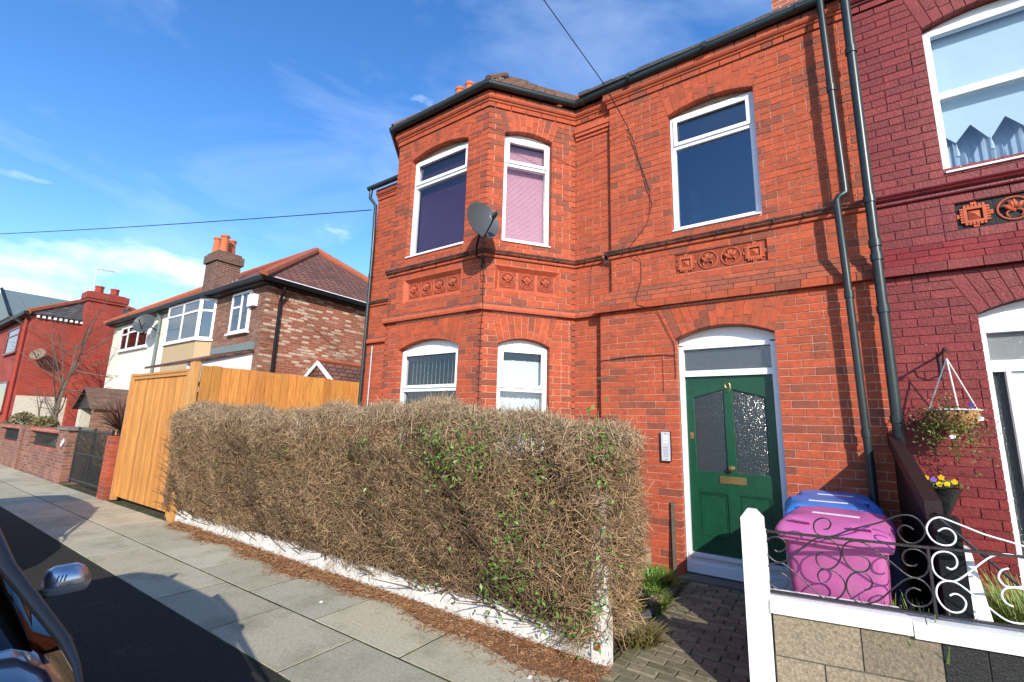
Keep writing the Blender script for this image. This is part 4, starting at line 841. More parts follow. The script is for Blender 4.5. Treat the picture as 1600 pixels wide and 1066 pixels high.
# stouter clipped twigs that stand out on the street side
NS = 5000; P, Nn = hedge_pts(NS); D = Nn*.3+rng.normal(size=(NS, 3))*np.array([1.0, .6, .9])+np.array([.15, 0, .25]); Ln = rng.uniform(.10, .28, NS); P = P-D/np.linalg.norm(D, axis=1, keepdims=True)*(Ln*.6)[:, None]
v, f_, t_ = sticks(P, D, Ln, rng.uniform(.0024, .0042, NS), rng.uniform(-.25, .25, NS), np.array([[.30, .185, .105]])*rng.uniform(.4, 1.5, NS)[:, None]); fast_mesh('stout_twigs', v, f_, t_, 'twig', hedge, 'stuff')
# green leaf patches in the hedge (x, z, spread, count)
LP, LS, LT = [], [], []
for (x, z, sx, sz, n) in ((-2.75, 1.28, .17, .14, 330), (-2.45, 1.38, .12, .12, 210), (-2.95, 1.45, .2, .1, 150), (-2.05, .72, .10, .22, 260), (-2.2, .45, .10, .10, 150), (-1.85, 1.12, .08, .25, 120), (-2.3, 1.52, .22, .08, 110), (-5.4, 1.22, .05, .04, 40), (-4.0, 1.35, .1, .1, 40), (-1.35, 1.45, .08, .13, 110), (-1.30, .9, .05, .35, 60), (-6.8, .8, .1, .1, 20), (-3.4, .9, .5, .4, 70), (-1.75, .35, .15, .12, 70), (-1.4, .45, .08, .2, 40), (-1.62, .28, .14, .05, 50), (-2.6, .25, .5, .05, 30)):
    x_ = rng.normal(x, sx, n); z_ = rng.normal(z, sz, n); LP.append(np.stack([x_, HY0-.03+rng.uniform(-.09, .10, n), z_], 1)); LS.append(rng.uniform(.013, .027, n)); g = rng.uniform(.6, 1.6, n)[:, None]; LT.append(np.array([[.085, .17, .027]])*g)
n = 2600; P_, N_ = hedge_pts(n); P_ = P_[P_[:, 0] > -7]; n = len(P_); LP.append(P_); LS.append(rng.uniform(.006, .013, n)); LT.append(np.where(rng.random((n, 1)) < .5, np.array([[.13, .14, .03]]), np.array([[.24, .13, .06]]))*rng.uniform(.6, 1.3, n)[:, None])
v, f_, t_ = leaves(np.concatenate(LP), np.concatenate(LS), np.concatenate(LT)); fast_mesh('leaves', v, f_, t_, 'leaf', hedge, 'stuff')
# clippings along the foot of the wall
n = 15000; x = -8.3+6.95*rng.uniform(0, 1, n); wid = .17+.05*np.sin(x*2.2)+.04*np.sin(x*6.1)+.05*np.clip((x+4)/3, 0, 1)+.05*np.clip((x+2.6)/1.2, 0, 1); wid = np.where(x < -7.4, wid*.55, wid); y = 3.20-np.abs(rng.normal(0, .62, n))*wid
ok = y > 3.20-wid*1.25-rng.exponential(.05, n); x, y = x[ok], y[ok]; n = len(x); P = np.stack([x, y, .006+rng.exponential(.010, n)*np.clip(1-(3.2-y)/.3, .2, 1)+np.clip(.025-(3.2-y)*.1, 0, .03)], 1); D = rng.normal(size=(n, 3)); D[:, 2] *= .22
g = rng.uniform(.5, 1.6, n)[:, None]; v, f_, t_ = sticks(P, D, rng.uniform(.02, .075, n), rng.uniform(.0012, .003, n), rng.uniform(-.12, .12, n), np.where(rng.random((n, 1)) < .22, np.array([[.45, .30, .17]]), np.array([[.29, .135, .06]]))*g)
o = fast_mesh('hedge_clippings', v, f_, t_, 'debris', None, 'stuff'); tag(o, 'rust brown hedge clippings strewn along the low wall', 'debris')
for k_, (x, y_) in enumerate(((-6.9, 2.98), (-3.9, 2.72), (-1.75, 2.80))): tag(MB().add([(x, y_, .004), (x+.025, y_+.006, .004), (x+.03, y_+.024, .012), (x+.004, y_+.02, .010), (x+.012, y_+.012, .018)], [(0, 1, 4), (1, 2, 4), (2, 3, 4), (3, 0, 4), (3, 2, 1, 0)]).build('paper_scrap', 'label_white'), ['tiny white paper scrap beside the clippings nearest the timber gate', 'tiny white paper scrap on the flagstones below the middle of the hedge', 'tiny white paper scrap by the clippings nearest the rusty plate post'][k_], 'litter', 'paper scraps on the pavement')
bed = MB(); xs = np.linspace(-8.25, -1.38, 60)
for i in range(59):
    wv = [(.17+.05*math.sin(x*2.2)+.04*math.sin(x*6.1)+.05*min(1, max(0, (x+4)/3))+.05*min(1, max(0, (x+2.6)/1.2)))*(.55 if x < -7.4 else .95) for x in (xs[i], xs[i+1])]
    bed.add([(xs[i], 3.24, .03), (xs[i+1], 3.24, .03), (xs[i+1], 3.2-wv[1]*.5, .016), (xs[i], 3.2-wv[0]*.5, .016), (xs[i+1], 3.2-wv[1], .0055), (xs[i], 3.2-wv[0], .0055), (xs[i], 3.24, -.02), (xs[i+1], 3.24, -.02), (xs[i+1], 3.2-wv[1], -.02), (xs[i], 3.2-wv[0], -.02)], [(3, 2, 1, 0), (5, 4, 2, 3), (6, 7, 8, 9), (0, 1, 7, 6), (9, 8, 4, 5)])
tag(bed.build('leaf_litter', 'litter_bed', kind='stuff'), 'thin bed of brown leaf litter under the clippings', 'litter')

# ------------------------------------------------------------------ right hand gate post, block wall and railings
gp_ = thing('gate_post', 'smooth white square gate post with pointed cap by the bins', 'post', (-.445, 3.31, 0))
mb = MB(); mb.box(-.505, -.388, 3.25, 3.37, -.05, 1.085); mb.add([(-.505, 3.25, 1.085), (-.388, 3.25, 1.085), (-.388, 3.37, 1.085), (-.505, 3.37, 1.085), (-.47, 3.285, 1.135), (-.425, 3.285, 1.135), (-.425, 3.335, 1.135), (-.47, 3.335, 1.135)], [(0, 1, 5, 4), (1, 2, 6, 5), (2, 3, 7, 6), (3, 0, 4, 7), (4, 5, 6, 7)]); mb.build('shaft', 'white_paint', gp_)
mb = MB(); mb.box(-.389, -.379, 3.27, 3.35, .05, 1.02); mb.build('side_batten', 'white_paint', gp_)
RA = np.array([-.40, 3.28]); RB = np.array([.75, 3.50]); FR = F(RA, RB)
bw = thing('block_wall', 'low concrete block wall with white coping beside the gate post', 'wall', (.4, 3.45, 0))
mb = MB(); fbox(mb, FR, .03, 3.0, -.05, .56, -.10, -.004); mb.build('mortar_core', 'block_mortar', bw)
for r_, z0 in enumerate((.345, .12, -.105)):
    u = .03 if r_ % 2 == 0 else -.17
    for wd in ((.42, .345, .18, .45, .45, .45, .45) if r_ == 0 else (.44,)*8):
        a, b = max(u, .03), min(u+wd, 3.0)
        if b-a > .05:
            g = random.uniform(.75, 1.2); m = MB(); m.cur = (.235*g, .19*g, .13*g); fbox(m, FR, a+.004, b-.004, z0+.004, z0+.221, -.10, random.uniform(0, .004)); m.build('block', 'block_black' if u > .78 else 'concrete_block', bw)
        u += wd
for (a, b, dz) in ((.02, .675, 0), (.682, 1.75, -.01), (1.757, 3.0, 0)):
    m = MB(); m.prism([FR(a, .575+dz, .03), FR(a, .638+dz, .03), FR(a, .655+dz, .015), FR(a, .655+dz, -.17), FR(a, .575+dz, -.17)], [FR(b, .575+dz, .03), FR(b, .638+dz, .03), FR(b, .655+dz, .015), FR(b, .655+dz, -.17), FR(b, .575+dz, -.17)]); m.build('coping', 'white_paint', bw)
RAIL = dict(
 s1=[[.068,.908],[.084,.9],[.107,.907],[.128,.927],[.131,.949],[.115,.974],[.081,.984],[.047,.972],[.025,.942],[.022,.899],[.037,.868],[.066,.845],[.099,.843],[.131,.86],[.21,.935],[.268,.986],[.309,1.004],[.353,1.002],[.387,.977],[.403,.936],[.395,.895],[.372,.86],[.339,.838],[.308,.84],[.284,.862],[.279,.891],[.291,.915],[.318,.928]],
 s2=[[.067,.779],[.095,.783],[.122,.767],[.13,.739],[.112,.707],[.078,.693],[.04,.707],[.022,.749],[.021,.797],[.042,.823],[.077,.835],[.115,.833],[.197,.766],[.247,.722],[.295,.68],[.346,.677],[.383,.701],[.407,.744],[.406,.783],[.383,.816],[.349,.834],[.313,.833],[.288,.817],[.28,.793],[.289,.765],[.319,.753]],
 s3=[[.494,.93],[.522,.92],[.536,.896],[.527,.867],[.506,.848],[.471,.846],[.438,.866],[.416,.903],[.41,.942],[.423,.978],[.455,1.002],[.501,1.006],[.543,.987],[.595,.947],[.644,.904],[.696,.858],[.735,.849],[.77,.865],[.793,.901],[.797,.945],[.782,.979],[.75,.995],[.716,.99],[.69,.964],[.687,.93],[.704,.909],[.733,.909],[.748,.921]],
 s4=[[.497,.752],[.522,.762],[.537,.791],[.528,.823],[.501,.844],[.46,.836],[.428,.806],[.414,.762],[.42,.724],[.447,.689],[.48,.679],[.52,.688],[.565,.714],[.632,.782],[.688,.834],[.734,.847],[.771,.83],[.794,.791],[.796,.756],[.776,.724],[.741,.706],[.703,.709],[.681,.738],[.688,.775],[.718,.796],[.747,.787]],
 t1=[[.329,1.054],[.353,1.06],[.368,1.088],[.357,1.111],[.331,1.117],[.298,1.102],[.281,1.073],[.285,1.038],[.307,1.02],[.349,1.017],[.392,1.03],[.461,1.066],[.59,1.115],[.639,1.139],[.688,1.164],[.735,1.172],[.773,1.156],[.797,1.118],[.799,1.084],[.778,1.048],[.748,1.028],[.714,1.027],[.688,1.051],[.679,1.081],[.697,1.11],[.723,1.115],[.75,1.098]],
 wt=[[.856,1.101],[.88,1.118],[.906,1.116],[.925,1.092],[.924,1.062],[.903,1.037],[.864,1.032],[.828,1.051],[.808,1.092],[.812,1.126],[.835,1.159],[.87,1.174],[.901,1.165],[.973,1.136],[1.047,1.106],[1.14,1.081],[1.25,1.05],[1.32,1.035]],
 w1=[[.871,.922],[.889,.913],[.912,.931],[.918,.964],[.903,.991],[.872,1.0],[.838,.989],[.816,.96],[.811,.92],[.821,.882],[.85,.858],[.882,.853],[.915,.867],[.973,.92],[1.043,.987],[1.087,1.012],[1.128,1.018],[1.17,1.01],[1.2,.97],[1.2,.92],[1.18,.88],[1.15,.866],[1.102,.861],[1.08,.883],[1.076,.907],[1.092,.937],[1.121,.95]],
 w2=[[.868,.781],[.891,.794],[.916,.785],[.931,.756],[.918,.72],[.891,.703],[.859,.705],[.83,.73],[.814,.772],[.818,.811],[.837,.84],[.871,.854],[.907,.847],[.95,.813],[1.005,.763],[1.05,.721],[1.086,.698],[1.127,.693],[1.17,.705],[1.2,.75],[1.2,.8],[1.18,.845],[1.149,.86],[1.107,.856],[1.084,.837],[1.078,.808],[1.092,.78],[1.115,.769]])
def smooth_path(pts, k=3):
    P = [np.array(p) for p in pts]; o_ = []
    for i in range(len(P)-1):
        p0, p1, p2, p3 = P[max(i-1, 0)], P[i], P[i+1], P[min(i+2, len(P)-1)]
        for j in range(k):
            t = j/k; o_.append(.5*((2*p1)+(-p0+p2)*t+(2*p0-5*p1+4*p2-p3)*t*t+(-p0+3*p1-3*p2+p3)*t**3))
    return o_+[P[-1]]
def scroll(name, key, matn, parent, sh=0.0): MB().tube([FR(p[0]+sh, p[1], -.04) for p in smooth_path(RAIL[key])], .0044, 6).build(name, matn, parent, smooth=True)
br = thing('scroll_railing', 'black wrought iron scroll railing on the coping in front of the pink bin', 'railing', (0, 3.4, .655))
mb = MB(); fbox(mb, FR, .012, .81, 1.006, 1.018, -.052, -.030); mb.build('top_rail', 'black_iron', br)
mb = MB(); fbox(mb, FR, .012, .81, .668, .680, -.052, -.030); mb.build('bottom_rail', 'black_iron', br)
for u in (.012, .802):
    mb = MB(); fbox(mb, FR, u-.006, u+.006, .656, 1.02, -.047, -.035); mb.build('upright', 'black_iron', br)
for k_ in ('s1', 's2', 's3', 's4', 't1'): scroll('scroll', k_, 'black_iron', br)
wr = thing('scroll_railing', 'white wrought iron scrolls between black rails right of the black railing', 'railing', (.9, 3.5, .655))
mb = MB(); fbox(mb, FR, .812, 1.62, 1.008, 1.02, -.052, -.030); mb.build('top_rail', 'black_iron', wr)
mb = MB(); fbox(mb, FR, .812, 1.62, .668, .680, -.052, -.030); mb.build('bottom_rail', 'black_iron', wr)
mb = MB(); fbox(mb, FR, 1.61, 1.622, .648, 1.02, -.047, -.035); mb.build('upright', 'black_iron', wr)
for k_ in ('wt', 'w1', 'w2'): scroll('scroll', k_, 'white_iron', wr)
mb = MB(); mb.tube([FR(.88, 1.165, -.09), FR(1.2, .83, -.09), FR(1.36, .66, -.09)], .008, 6); mb.build('stay_bar', 'black_iron', wr)

# ------------------------------------------------------------------ black timber fence between the two front yards
bf = thing('black_fence', 'black timber yard fence with raked top rail between the two houses', 'fence', (.47, 4.6, 0))
def ftop(y_): return 1.62-.225*(5.54-y_) if y_ > 3.8 else 1.2
y_ = 3.78
while y_ < 5.5:
    h = ftop(y_); m = MB(); m.hexa([(.455, y_, 0), (.475, y_, 0), (.475, y_+.095, 0), (.455, y_+.095, 0), (.455, y_, h-.04), (.475, y_, h-.04), (.475, y_+.095, h-.02), (.455, y_+.095, h-.02)]); m.build('board', 'black_paint', bf); y_ += .1
mb = MB(); h0, h1 = ftop(3.80001), ftop(5.56); mb.hexa([(.425, 3.78, h0-.11), (.505, 3.78, h0-.11), (.505, 5.56, h1-.11), (.425, 5.56, h1-.11), (.425, 3.78, h0), (.505, 3.78, h0), (.505, 5.56, h1), (.425, 5.56, h1)]); mb.build('top_rail', 'dark_board', bf)
mb = MB(); mb.box(.435, .545, 3.60, 3.72, 0, 1.16); mb.build('end_post', 'black_paint', bf)
for z in (.35, .9):
    mb = MB(); mb.box(.476, .51, 3.75, 5.55, z, z+.07); mb.build('cross_rail', 'black_paint', bf)
tag(MB().hexa([(.31, 4.25, .0), (.39, 4.25, 0), (.39, 4.27, 0), (.31, 4.27, 0), (.23, 4.55, .98), (.31, 4.55, .98), (.31, 4.57, .98), (.23, 4.57, .98)]).build('leaning_plank', 'plank_blue'), 'dull blue plank leaning in shade beside the black fence', 'plank')
tag(MB().hexa([(.56, 3.66, 0), (.72, 3.66, 0), (.72, 3.76, 0), (.56, 3.76, 0), (.555, 3.66, 1.0), (.58, 3.66, 1.0), (.58, 3.76, 1.0), (.555, 3.76, 1.0)]).build('white_board', 'white_paint'), 'tapered white board standing against the black fence post', 'board')

# ------------------------------------------------------------------ wheelie bins
def wheelie(name, label, matn, cx, cy, rz, s=1.0):
    """front of the bin looks along -Y before turning; 0.58 wide 0.72 deep 1.07 high"""
    root = thing('wheelie_bin', label, 'bin', (cx, cy, 0.0), 'wheelie bins in the front yard'); root.rotation_euler.z = rz; root.scale = (s, s, s)
    def ring(w, d0, d1, z, r=.05):
        o_ = []
        for (sx, yy, a0) in ((1, d1, 0), (-1, d1, 90), (-1, d0, 180), (1, d0, 270)):
            for q in range(4):
                t = math.radians(a0+q*30); o_.append((sx*(w-r)+r*math.cos(t), (yy-r if yy == d1 else yy+r)+r*math.sin(t), z))
        return o_
    def loft(rings, name_, par, m=matn, cap=True):
        mb = MB(); n = len(rings[0]); vs_ = [p for r in rings for p in r]; fs = []
        for i in range(len(rings)-1):
            for k in range(n): fs.append((i*n+k, i*n+(k+1) % n, (i+1)*n+(k+1) % n, (i+1)*n+k))
        if cap: fs.append(tuple(range(n-1, -1, -1))); fs.append(tuple((len(rings)-1)*n+k for k in range(n)))
        mb.add(vs_, fs); me = mb.mesh(name_, True); me.materials.append(M[m]); o_ = bpy.data.objects.new(name_, me); COL.objects.link(o_); o_.parent = par
        try: me.set_sharp_from_angle(angle=math.radians(35))
        except Exception: pass
        return o_
    body = loft([ring(.22, -.22, .28, .06), ring(.235, -.25, .30, .3), ring(.262, -.325, .335, .9), ring(.268, -.335, .345, .93)], 'body', root)
    loft([ring(.268, -.335, .345, .925), ring(.295, -.365, .37, .93), ring(.295, -.365, .37, .965), ring(.27, -.34, .35, .968)], 'rim', body)
    lid = loft([ring(.302, -.385, .36, .955), ring(.304, -.388, .36, .985), ring(.298, -.378, .36, 1.0), ring(.285, -.33, .355, 1.025), ring(.25, -.25, .35, 1.06), ring(.15, -.12, .33, 1.072)], 'lid', root)
    def sub(mb, n, par, m=matn):
        me = mb.mesh(n, True); me.materials.append(M[m]); o_ = bpy.data.objects.new(n, me); COL.objects.link(o_); o_.parent = par
        try: me.set_sharp_from_angle(angle=math.radians(35))
        except Exception: pass
        return o_
    for sx in (-1, 1):
        sub(MB().tube([(sx*.2, -.30, 1.035), (sx*.2, -.33, 1.06), (sx*.11, -.335, 1.055), (sx*.11, -.30, 1.035)], .011, 6), 'lid_handle', lid)
        sub(MB().lathe((sx*.255, .30, .1), [(.02, -.025), (.1, -.022), (.1, .022), (.02, .025)], 16, (1, 0, 0)), 'wheel', root, 'rubber')
        sub(MB().tube([(sx*.25, .34, .98), (sx*.25, .42, .99), (sx*.25, .43, 1.0)], .016, 6), 'handle_arm', root)
    sub(MB().tube([(-.25, .425, .995), (.25, .425, .995)], .014, 8), 'handle', root)
    sub(MB().box(-.13, .13, -.05, .0, 1.071, 1.0745), 'sticker', lid, 'label_white')
    return root
b1 = wheelie('pink', 'bright pink wheelie bin behind the black scroll railing', 'pink_plastic', -.02, 3.93, math.radians(-6))
b2 = wheelie('blue', 'blue wheelie bin directly behind the pink bin', 'blue_plastic', -.07, 4.62, math.radians(4))
b3 = wheelie('blue', 'rear blue wheelie bin standing closest to the brick wall', 'blue_plastic', -.02, 5.15, math.radians(3))

# ------------------------------------------------------------------ planting in the yard, edging stones
def tuft(name, label, cat, c, n, h, spread, colr, w=.006, lean=.5, parent=None):
    A = rng.uniform(0, 2*math.pi, n); R_ = np.sqrt(rng.uniform(0, 1, n))*spread; P = np.stack([c[0]+R_*np.cos(A), c[1]+R_*np.sin(A), np.full(n, c[2])], 1)
    H = rng.uniform(.5, 1, n)*h; dr = np.stack([np.cos(A)+rng.normal(0, .5, n), np.sin(A)+rng.normal(0, .5, n), np.zeros(n)], 1)*lean*H[:, None]*rng.uniform(.2, 1, n)[:, None]
    side = np.cross(dr+1e-4, [0, 0, 1.0]); side /= np.linalg.norm(side, axis=1, keepdims=True)+1e-9; s = side*w
    m_ = P+dr*.4+np.stack([0*H, 0*H, H*.65], 1); e = P+dr+np.stack([0*H, 0*H, H], 1)
    V = np.stack([P-s, P+s, m_+s, m_-s, m_-s, m_+s, e+s*.1, e-s*.1], 1).reshape(-1, 3); Fc = np.concatenate([np.arange(n)[:, None]*8+np.array([[0, 1, 2, 3]]), np.arange(n)[:, None]*8+np.array([[4, 5, 6, 7]])])
    t_ = np.repeat(np.array([colr])*rng.uniform(.55, 1.5, n)[:, None], 8, axis=0); o_ = fast_mesh(name, V, Fc, t_, 'leaf', parent, None if parent is None else None)
    if label: tag(o_, label, cat)
    return o_
tuft('grass_clump', 'spiky green grass clump behind the white scrolls', 'plant', (1.08, 4.25, 0), 3200, .72, .33, (.19, .24, .05), .006, .45)
tuft('grass_clump', 'grass clump further right behind the white scrolls', 'plant', (1.65, 4.3, 0), 2400, .66, .30, (.17, .22, .05), .006, .45)
tuft('weed_clump', 'low green weeds growing at the wall left of the green door', 'plant', (-1.76, 5.05, 0), 1700, .15, .28, (.10, .20, .03), .010, 1.2)
tuft('weed_clump', 'weeds beside the path edging near the hedge end', 'plant', (-1.60, 4.50, 0), 1100, .12, .24, (.13, .20, .035), .008, 1.2)
tuft('weed_clump', 'straggly dry grass at the foot of the hedge end', 'plant', (-1.38, 3.75, 0), 700, .12, .16, (.17, .15, .05), .006, 1.5)
tuft('weed_clump', 'small weeds under the leaning plank behind the coping', 'plant', (.18, 3.62, .0), 160, .70, .05, (.13, .17, .05), .012, .25)
tuft('weed_clump', 'weeds behind the railing next to the black post', 'plant', (.37, 3.62, .0), 160, .72, .05, (.12, .17, .05), .012, .25)
for k_, (x, y_) in enumerate(((-1.47, 3.62), (-1.45, 3.80), (-1.43, 3.98), (-1.42, 4.16))):
    mb = MB()
    for q in range(5): mb.lathe((x+.002*q, y_+q*.034, .05), [(.001, -.02), (.032, -.012), (.038, 0), (.032, .012), (.001, .02)], 10, (.15, 1, .25))
    tag(mb.build('rope_edging', 'edging', smooth=True), ['rope twist edging stone nearest the pavement', 'second rope twist edging stone along the path', 'third rope twist edging stone along the path', 'rope twist edging stone furthest from the pavement'][k_], 'edging', 'rope edging beside the path')
for k_, (x, y_, w, l_, a) in enumerate(((-1.47, 4.55, .06, .36, .1), (-1.50, 5.05, .06, .36, .05), (-1.72, 4.2, .16, .09, .3))):
    c, s = math.cos(a), math.sin(a); mb = MB(); hw, hl = w, l_/2
    mb.hexa([(x+(dx*c-dy*s), y_+(dx*s+dy*c), z) for z in (-.02, .07) for dx, dy in ((-hw, -hl), (hw, -hl), (hw, hl), (-hw, hl))]); tag(mb.build('edging_stone', 'stone_slab'), ['weathered edging stone in the middle of the path side', 'weathered edging stone next to the door step', 'loose flat stone lying among the weeds'][k_], 'stone')
tag(MB().box(-2.2, -1.82, 5.22, 5.56, -.02, .28).build('stone_slab', 'stone_slab'), 'sandy stone slab against the wall behind the hedge end', 'slab')
tag(MB().hexa([(-1.56, 5.50, 0), (-1.525, 5.50, 0), (-1.525, 5.53, 0), (-1.56, 5.53, 0), (-1.575, 5.545, .80), (-1.54, 5.545, .80), (-1.54, 5.57, .80), (-1.575, 5.57, .80)]).build('timber_batten', 'bark'), 'thin weathered timber batten upright against the wall by the door', 'batten')

# ------------------------------------------------------------------ intercom, satellite dish, basket, planter, wires
ic = thing('door_intercom', 'slim grey metal door entry intercom on the brickwork left of the door', 'intercom', (-1.61, YL, 1.24))
mb = MB(); fbox(mb, F_lo, .77, .875, 1.245, 1.585, 0.0, .04); mb.build('housing', 'black_paint', ic)
mb = MB(); fbox(mb, F_lo, .772, .873, 1.25, 1.58, .04, .046); mb.build('face_plate', 'grey_white', ic)
for r_ in range(3):
    mb = MB(); fbox(mb, F_lo, .795, .85, 1.455+r_*.03, 1.475+r_*.03, .046, .048); mb.build('name_card', 'label_white', ic)
mb = MB()
for i in range(6):
    for j in range(5): fbox(mb, F_lo, .797+j*.011, .802+j*.011, 1.30+i*.02, 1.306+i*.02, .046, .0475)
mb.build('speaker_grille', 'black_paint', ic)
for z in (1.265, 1.56): MB().lathe(F_lo(.822, z, .046), [(.006, 0), (.006, .004)], 8, (0, -1, 0)).build('screw', 'black_paint', ic)

sd = thing('satellite_dish', 'grey satellite dish on the corner of the brick bay', 'satellite dish', (-3.71, 4.55, 3.85))
dc = np.array([-3.50, 4.29, 4.17]); ax = np.array([.90, -.36, .24]); ax /= np.linalg.norm(ax); e1 = np.cross([0, 0, 1.0], ax); e1 /= np.linalg.norm(e1); e2 = np.cross(ax, e1)
mb = MB(); vs_ = []; fs = []; NR, NA = 6, 28
for sgn in (0, 1):
    for i in range(NR+1):
        r = i/NR
        for k in range(NA):
            a = 2*math.pi*k/NA; p = dc+e1*(.235*r*math.cos(a))+e2*(.27*r*math.sin(a))+ax*(.055*r*r-.008*sgn); vs_.append(p)
o_ = (NR+1)*NA
for i in range(NR):
    for k in range(NA):
        q = (i*NA+k, i*NA+(k+1) % NA, (i+1)*NA+(k+1) % NA, (i+1)*NA+k); fs.append(q); fs.append(tuple(j+o_ for j in reversed(q)))
for k in range(NA): fs.append((NR*NA+k, NR*NA+(k+1) % NA, o_+NR*NA+(k+1) % NA, o_+NR*NA+k))
mb.add(vs_, fs); mb.build('reflector', 'dish_grey', sd, smooth=True)
lowp_ = dc-e2*.25+ax*.05; feed = dc+ax*.30-e2*.11
mb = MB(); mb.tube([dc-ax*.03-e2*.12, lowp_, feed-e2*.03], .010, 6); mb.tube([lowp_+e1*.0, lowp_-e2*.0+ax*.02], .016, 6); mb.build('feed_arm', 'black_paint', sd)
mb = MB(); mb.lathe(feed, [(.028, -.03), (.033, -.01), (.033, .02), (.02, .05), (.02, .08)], 12, tuple(ax)); mb.build('receiver', 'dish_grey', sd, smooth=True)
mb = MB(); mb.lathe(feed-ax*.035, [(.034, -.008), (.034, .006)], 12, tuple(ax)); mb.build('receiver_cap', 'grey_white', sd)
bs = np.array([-3.70, 4.54, 3.80]); mb = MB(); mb.tube([bs, bs+[.02, -.10, 0], bs+[.08, -.17, .12], dc-ax*.03-e2*.10], .014, 8); mb.tube([bs+[0, .06, -.1], bs+[0, .06, .06]], .02, 6); mb.build('wall_bracket', 'black_paint', sd)
mb = MB(); mb.tube([tuple(feed), tuple(lowp_+[0, 0, -.03]), tuple(bs+[.12, -.10, -.13]), tuple(bs+[.16, -.04, -.21]), tuple(bs+[.06, .02, -.1])], .004, 5); mb.build('lead', 'cable', sd)

hb = thing('hanging_basket', 'hanging basket of trailing plants on a black bracket on the plum wall', 'basket', (.86, 5.34, 1.6))
BX, BY = .87, 5.33
mb = MB(); mb.tube([(BX-.01, YL-.005, 2.36), (BX-.01, YL-.005, 2.12)], .010, 6); mb.tube([(BX-.01, YL-.01, 2.33), (BX-.01, BY-.02, 2.35), (BX-.01, BY-.035, 2.335)], .010, 6); mb.tube([(BX-.01, YL-.01, 2.16), (BX-.01, YL-.10, 2.18), (BX-.01, YL-.17, 2.26), (BX-.01, YL-.19, 2.33)], .007, 6); mb.lathe((BX-.01, BY-.05, 2.345), [(.001, -.02), (.018, -.012), (.018, .012), (.001, .02)], 10); mb.build('bracket', 'black_iron', hb)
mb = MB(); mb.lathe((BX, BY, 1.66), [(.03, -.02), (.10, .02), (.145, .08), (.165, .17), (.158, .17), (.09, .05)], 20); mb.build('bowl', 'wicker', hb, smooth=True)
mb = MB(); mb.tube([(BX+.168*math.cos(t), BY+.168*math.sin(t), 1.83) for t in np.linspace(0, 2*math.pi, 25)], .006, 5, False); mb.build('rim_wire', 'white_iron', hb)
for t in (20, 160, 270):
    a = math.radians(t); MB().tube([(BX+.165*math.cos(a), BY+.165*math.sin(a), 1.83), (BX, BY, 2.27)], .0055, 6).build('hanging_rope', 'rope', hb)
MB().tube([(BX, BY, 2.26), (BX+.005, BY, 2.29), (BX-.01, BY-.01, 2.33)], .004, 5).build('hook', 'rust', hb)
n = 2600; A = rng.uniform(0, 2*math.pi, n); r_ = np.abs(rng.normal(.13, .06, n)); zz = 1.84-np.abs(rng.normal(0, .13, n))*np.clip(r_/.13, 0, 1.4)+rng.normal(0, .02, n); C_ = np.stack([BX-.05+r_*np.cos(A), BY-.06+r_*np.sin(A)*.8, zz], 1); C_ = C_[C_[:, 1] < YL-.02]; n = len(C_)
tt = np.where((C_[:, 2:3] > 1.72) & (rng.random((n, 1)) < .75), np.array([[.14, .07, .035]]), np.array([[.12, .15, .03]]))*rng.uniform(.5, 1.5, n)[:, None]
v, f_, t_ = leaves(C_, rng.uniform(.008, .017, n), tt); fast_mesh('trailing_leaves', v, f_, t_, 'leaf', hb, 'stuff')
n = 160; k_ = rng.uniform(0, 1, n); C_ = np.stack([BX-.04+rng.normal(0, .008, n), BY-.12+rng.normal(0, .008, n), 1.62-k_*.22], 1); v, f_, t_ = leaves(C_, rng.uniform(.006, .012, n), np.array([[.13, .14, .03]])*rng.uniform(.5, 1.4, n)[:, None]); fast_mesh('trailing_stem', v, f_, t_, 'leaf', hb, 'stuff')
n = 120; C_ = np.stack([BX-.05+rng.normal(0, .05, n), BY-.02+rng.normal(0, .04, n), 1.90+np.abs(rng.normal(0, .05, n))], 1); v, f_, t_ = leaves(C_, rng.uniform(.008, .016, n), np.array([[.24, .12, .04]])*rng.uniform(.6, 1.4, n)[:, None]); fast_mesh('upright_leaves', v, f_, t_, 'leaf', hb, 'stuff')
def pansies(c, cols, parent, s=.016):
    for (dx, dy, dz, cl) in cols:
        mb = MB(); p = np.array(c)+[dx, dy, dz]
        for a in (0, 72, 144, 216, 288):
            t = math.radians(a+90); q = p+np.array([math.cos(t)*s*.8, 0, math.sin(t)*s*.8]); mb.add([q+[s*.75*math.cos(b), -.004+.004*math.cos(2*b), s*.75*math.sin(b)] for b in np.linspace(0, 2*math.pi, 7)[:-1]], [(0, 1, 2, 3, 4, 5)], cl)
        mb.build('flower', 'petal', parent)
pansies((BX, BY, 1.85), ((.09, -.1, .02, (.08, .05, .3)), (.13, -.12, -.09, (.8, .8, .75)), (-.06, -.17, -.24, (.75, .75, .7))), hb, .014)
pl = thing('wall_planter', 'black wall planter of yellow and purple pansies beside the black fence', 'planter', (.76, 5.5, 1.0)); PX, PY = .735, 5.46
mb = MB(); mb.lathe((PX, PY, 1.0), [(.03, -.05), (.045, -.03), (.10, .10), (.135, .17), (.145, .18), (.12, .18), (.08, .1)], 18); mb.build('pot', 'black_pot', pl, smooth=True)
n = 260; C_ = np.stack([PX+rng.normal(0, .06, n), PY+rng.normal(0, .05, n), 1.19+np.abs(rng.normal(0, .025, n))], 1); C_ = C_[C_[:, 1] < YL-.02]; v, f_, t_ = leaves(C_, rng.uniform(.01, .02, len(C_)), np.array([[.09, .14, .03]])*rng.uniform(.6, 1.4, len(C_))[:, None]); fast_mesh('foliage', v, f_, t_, 'leaf', pl, 'stuff')
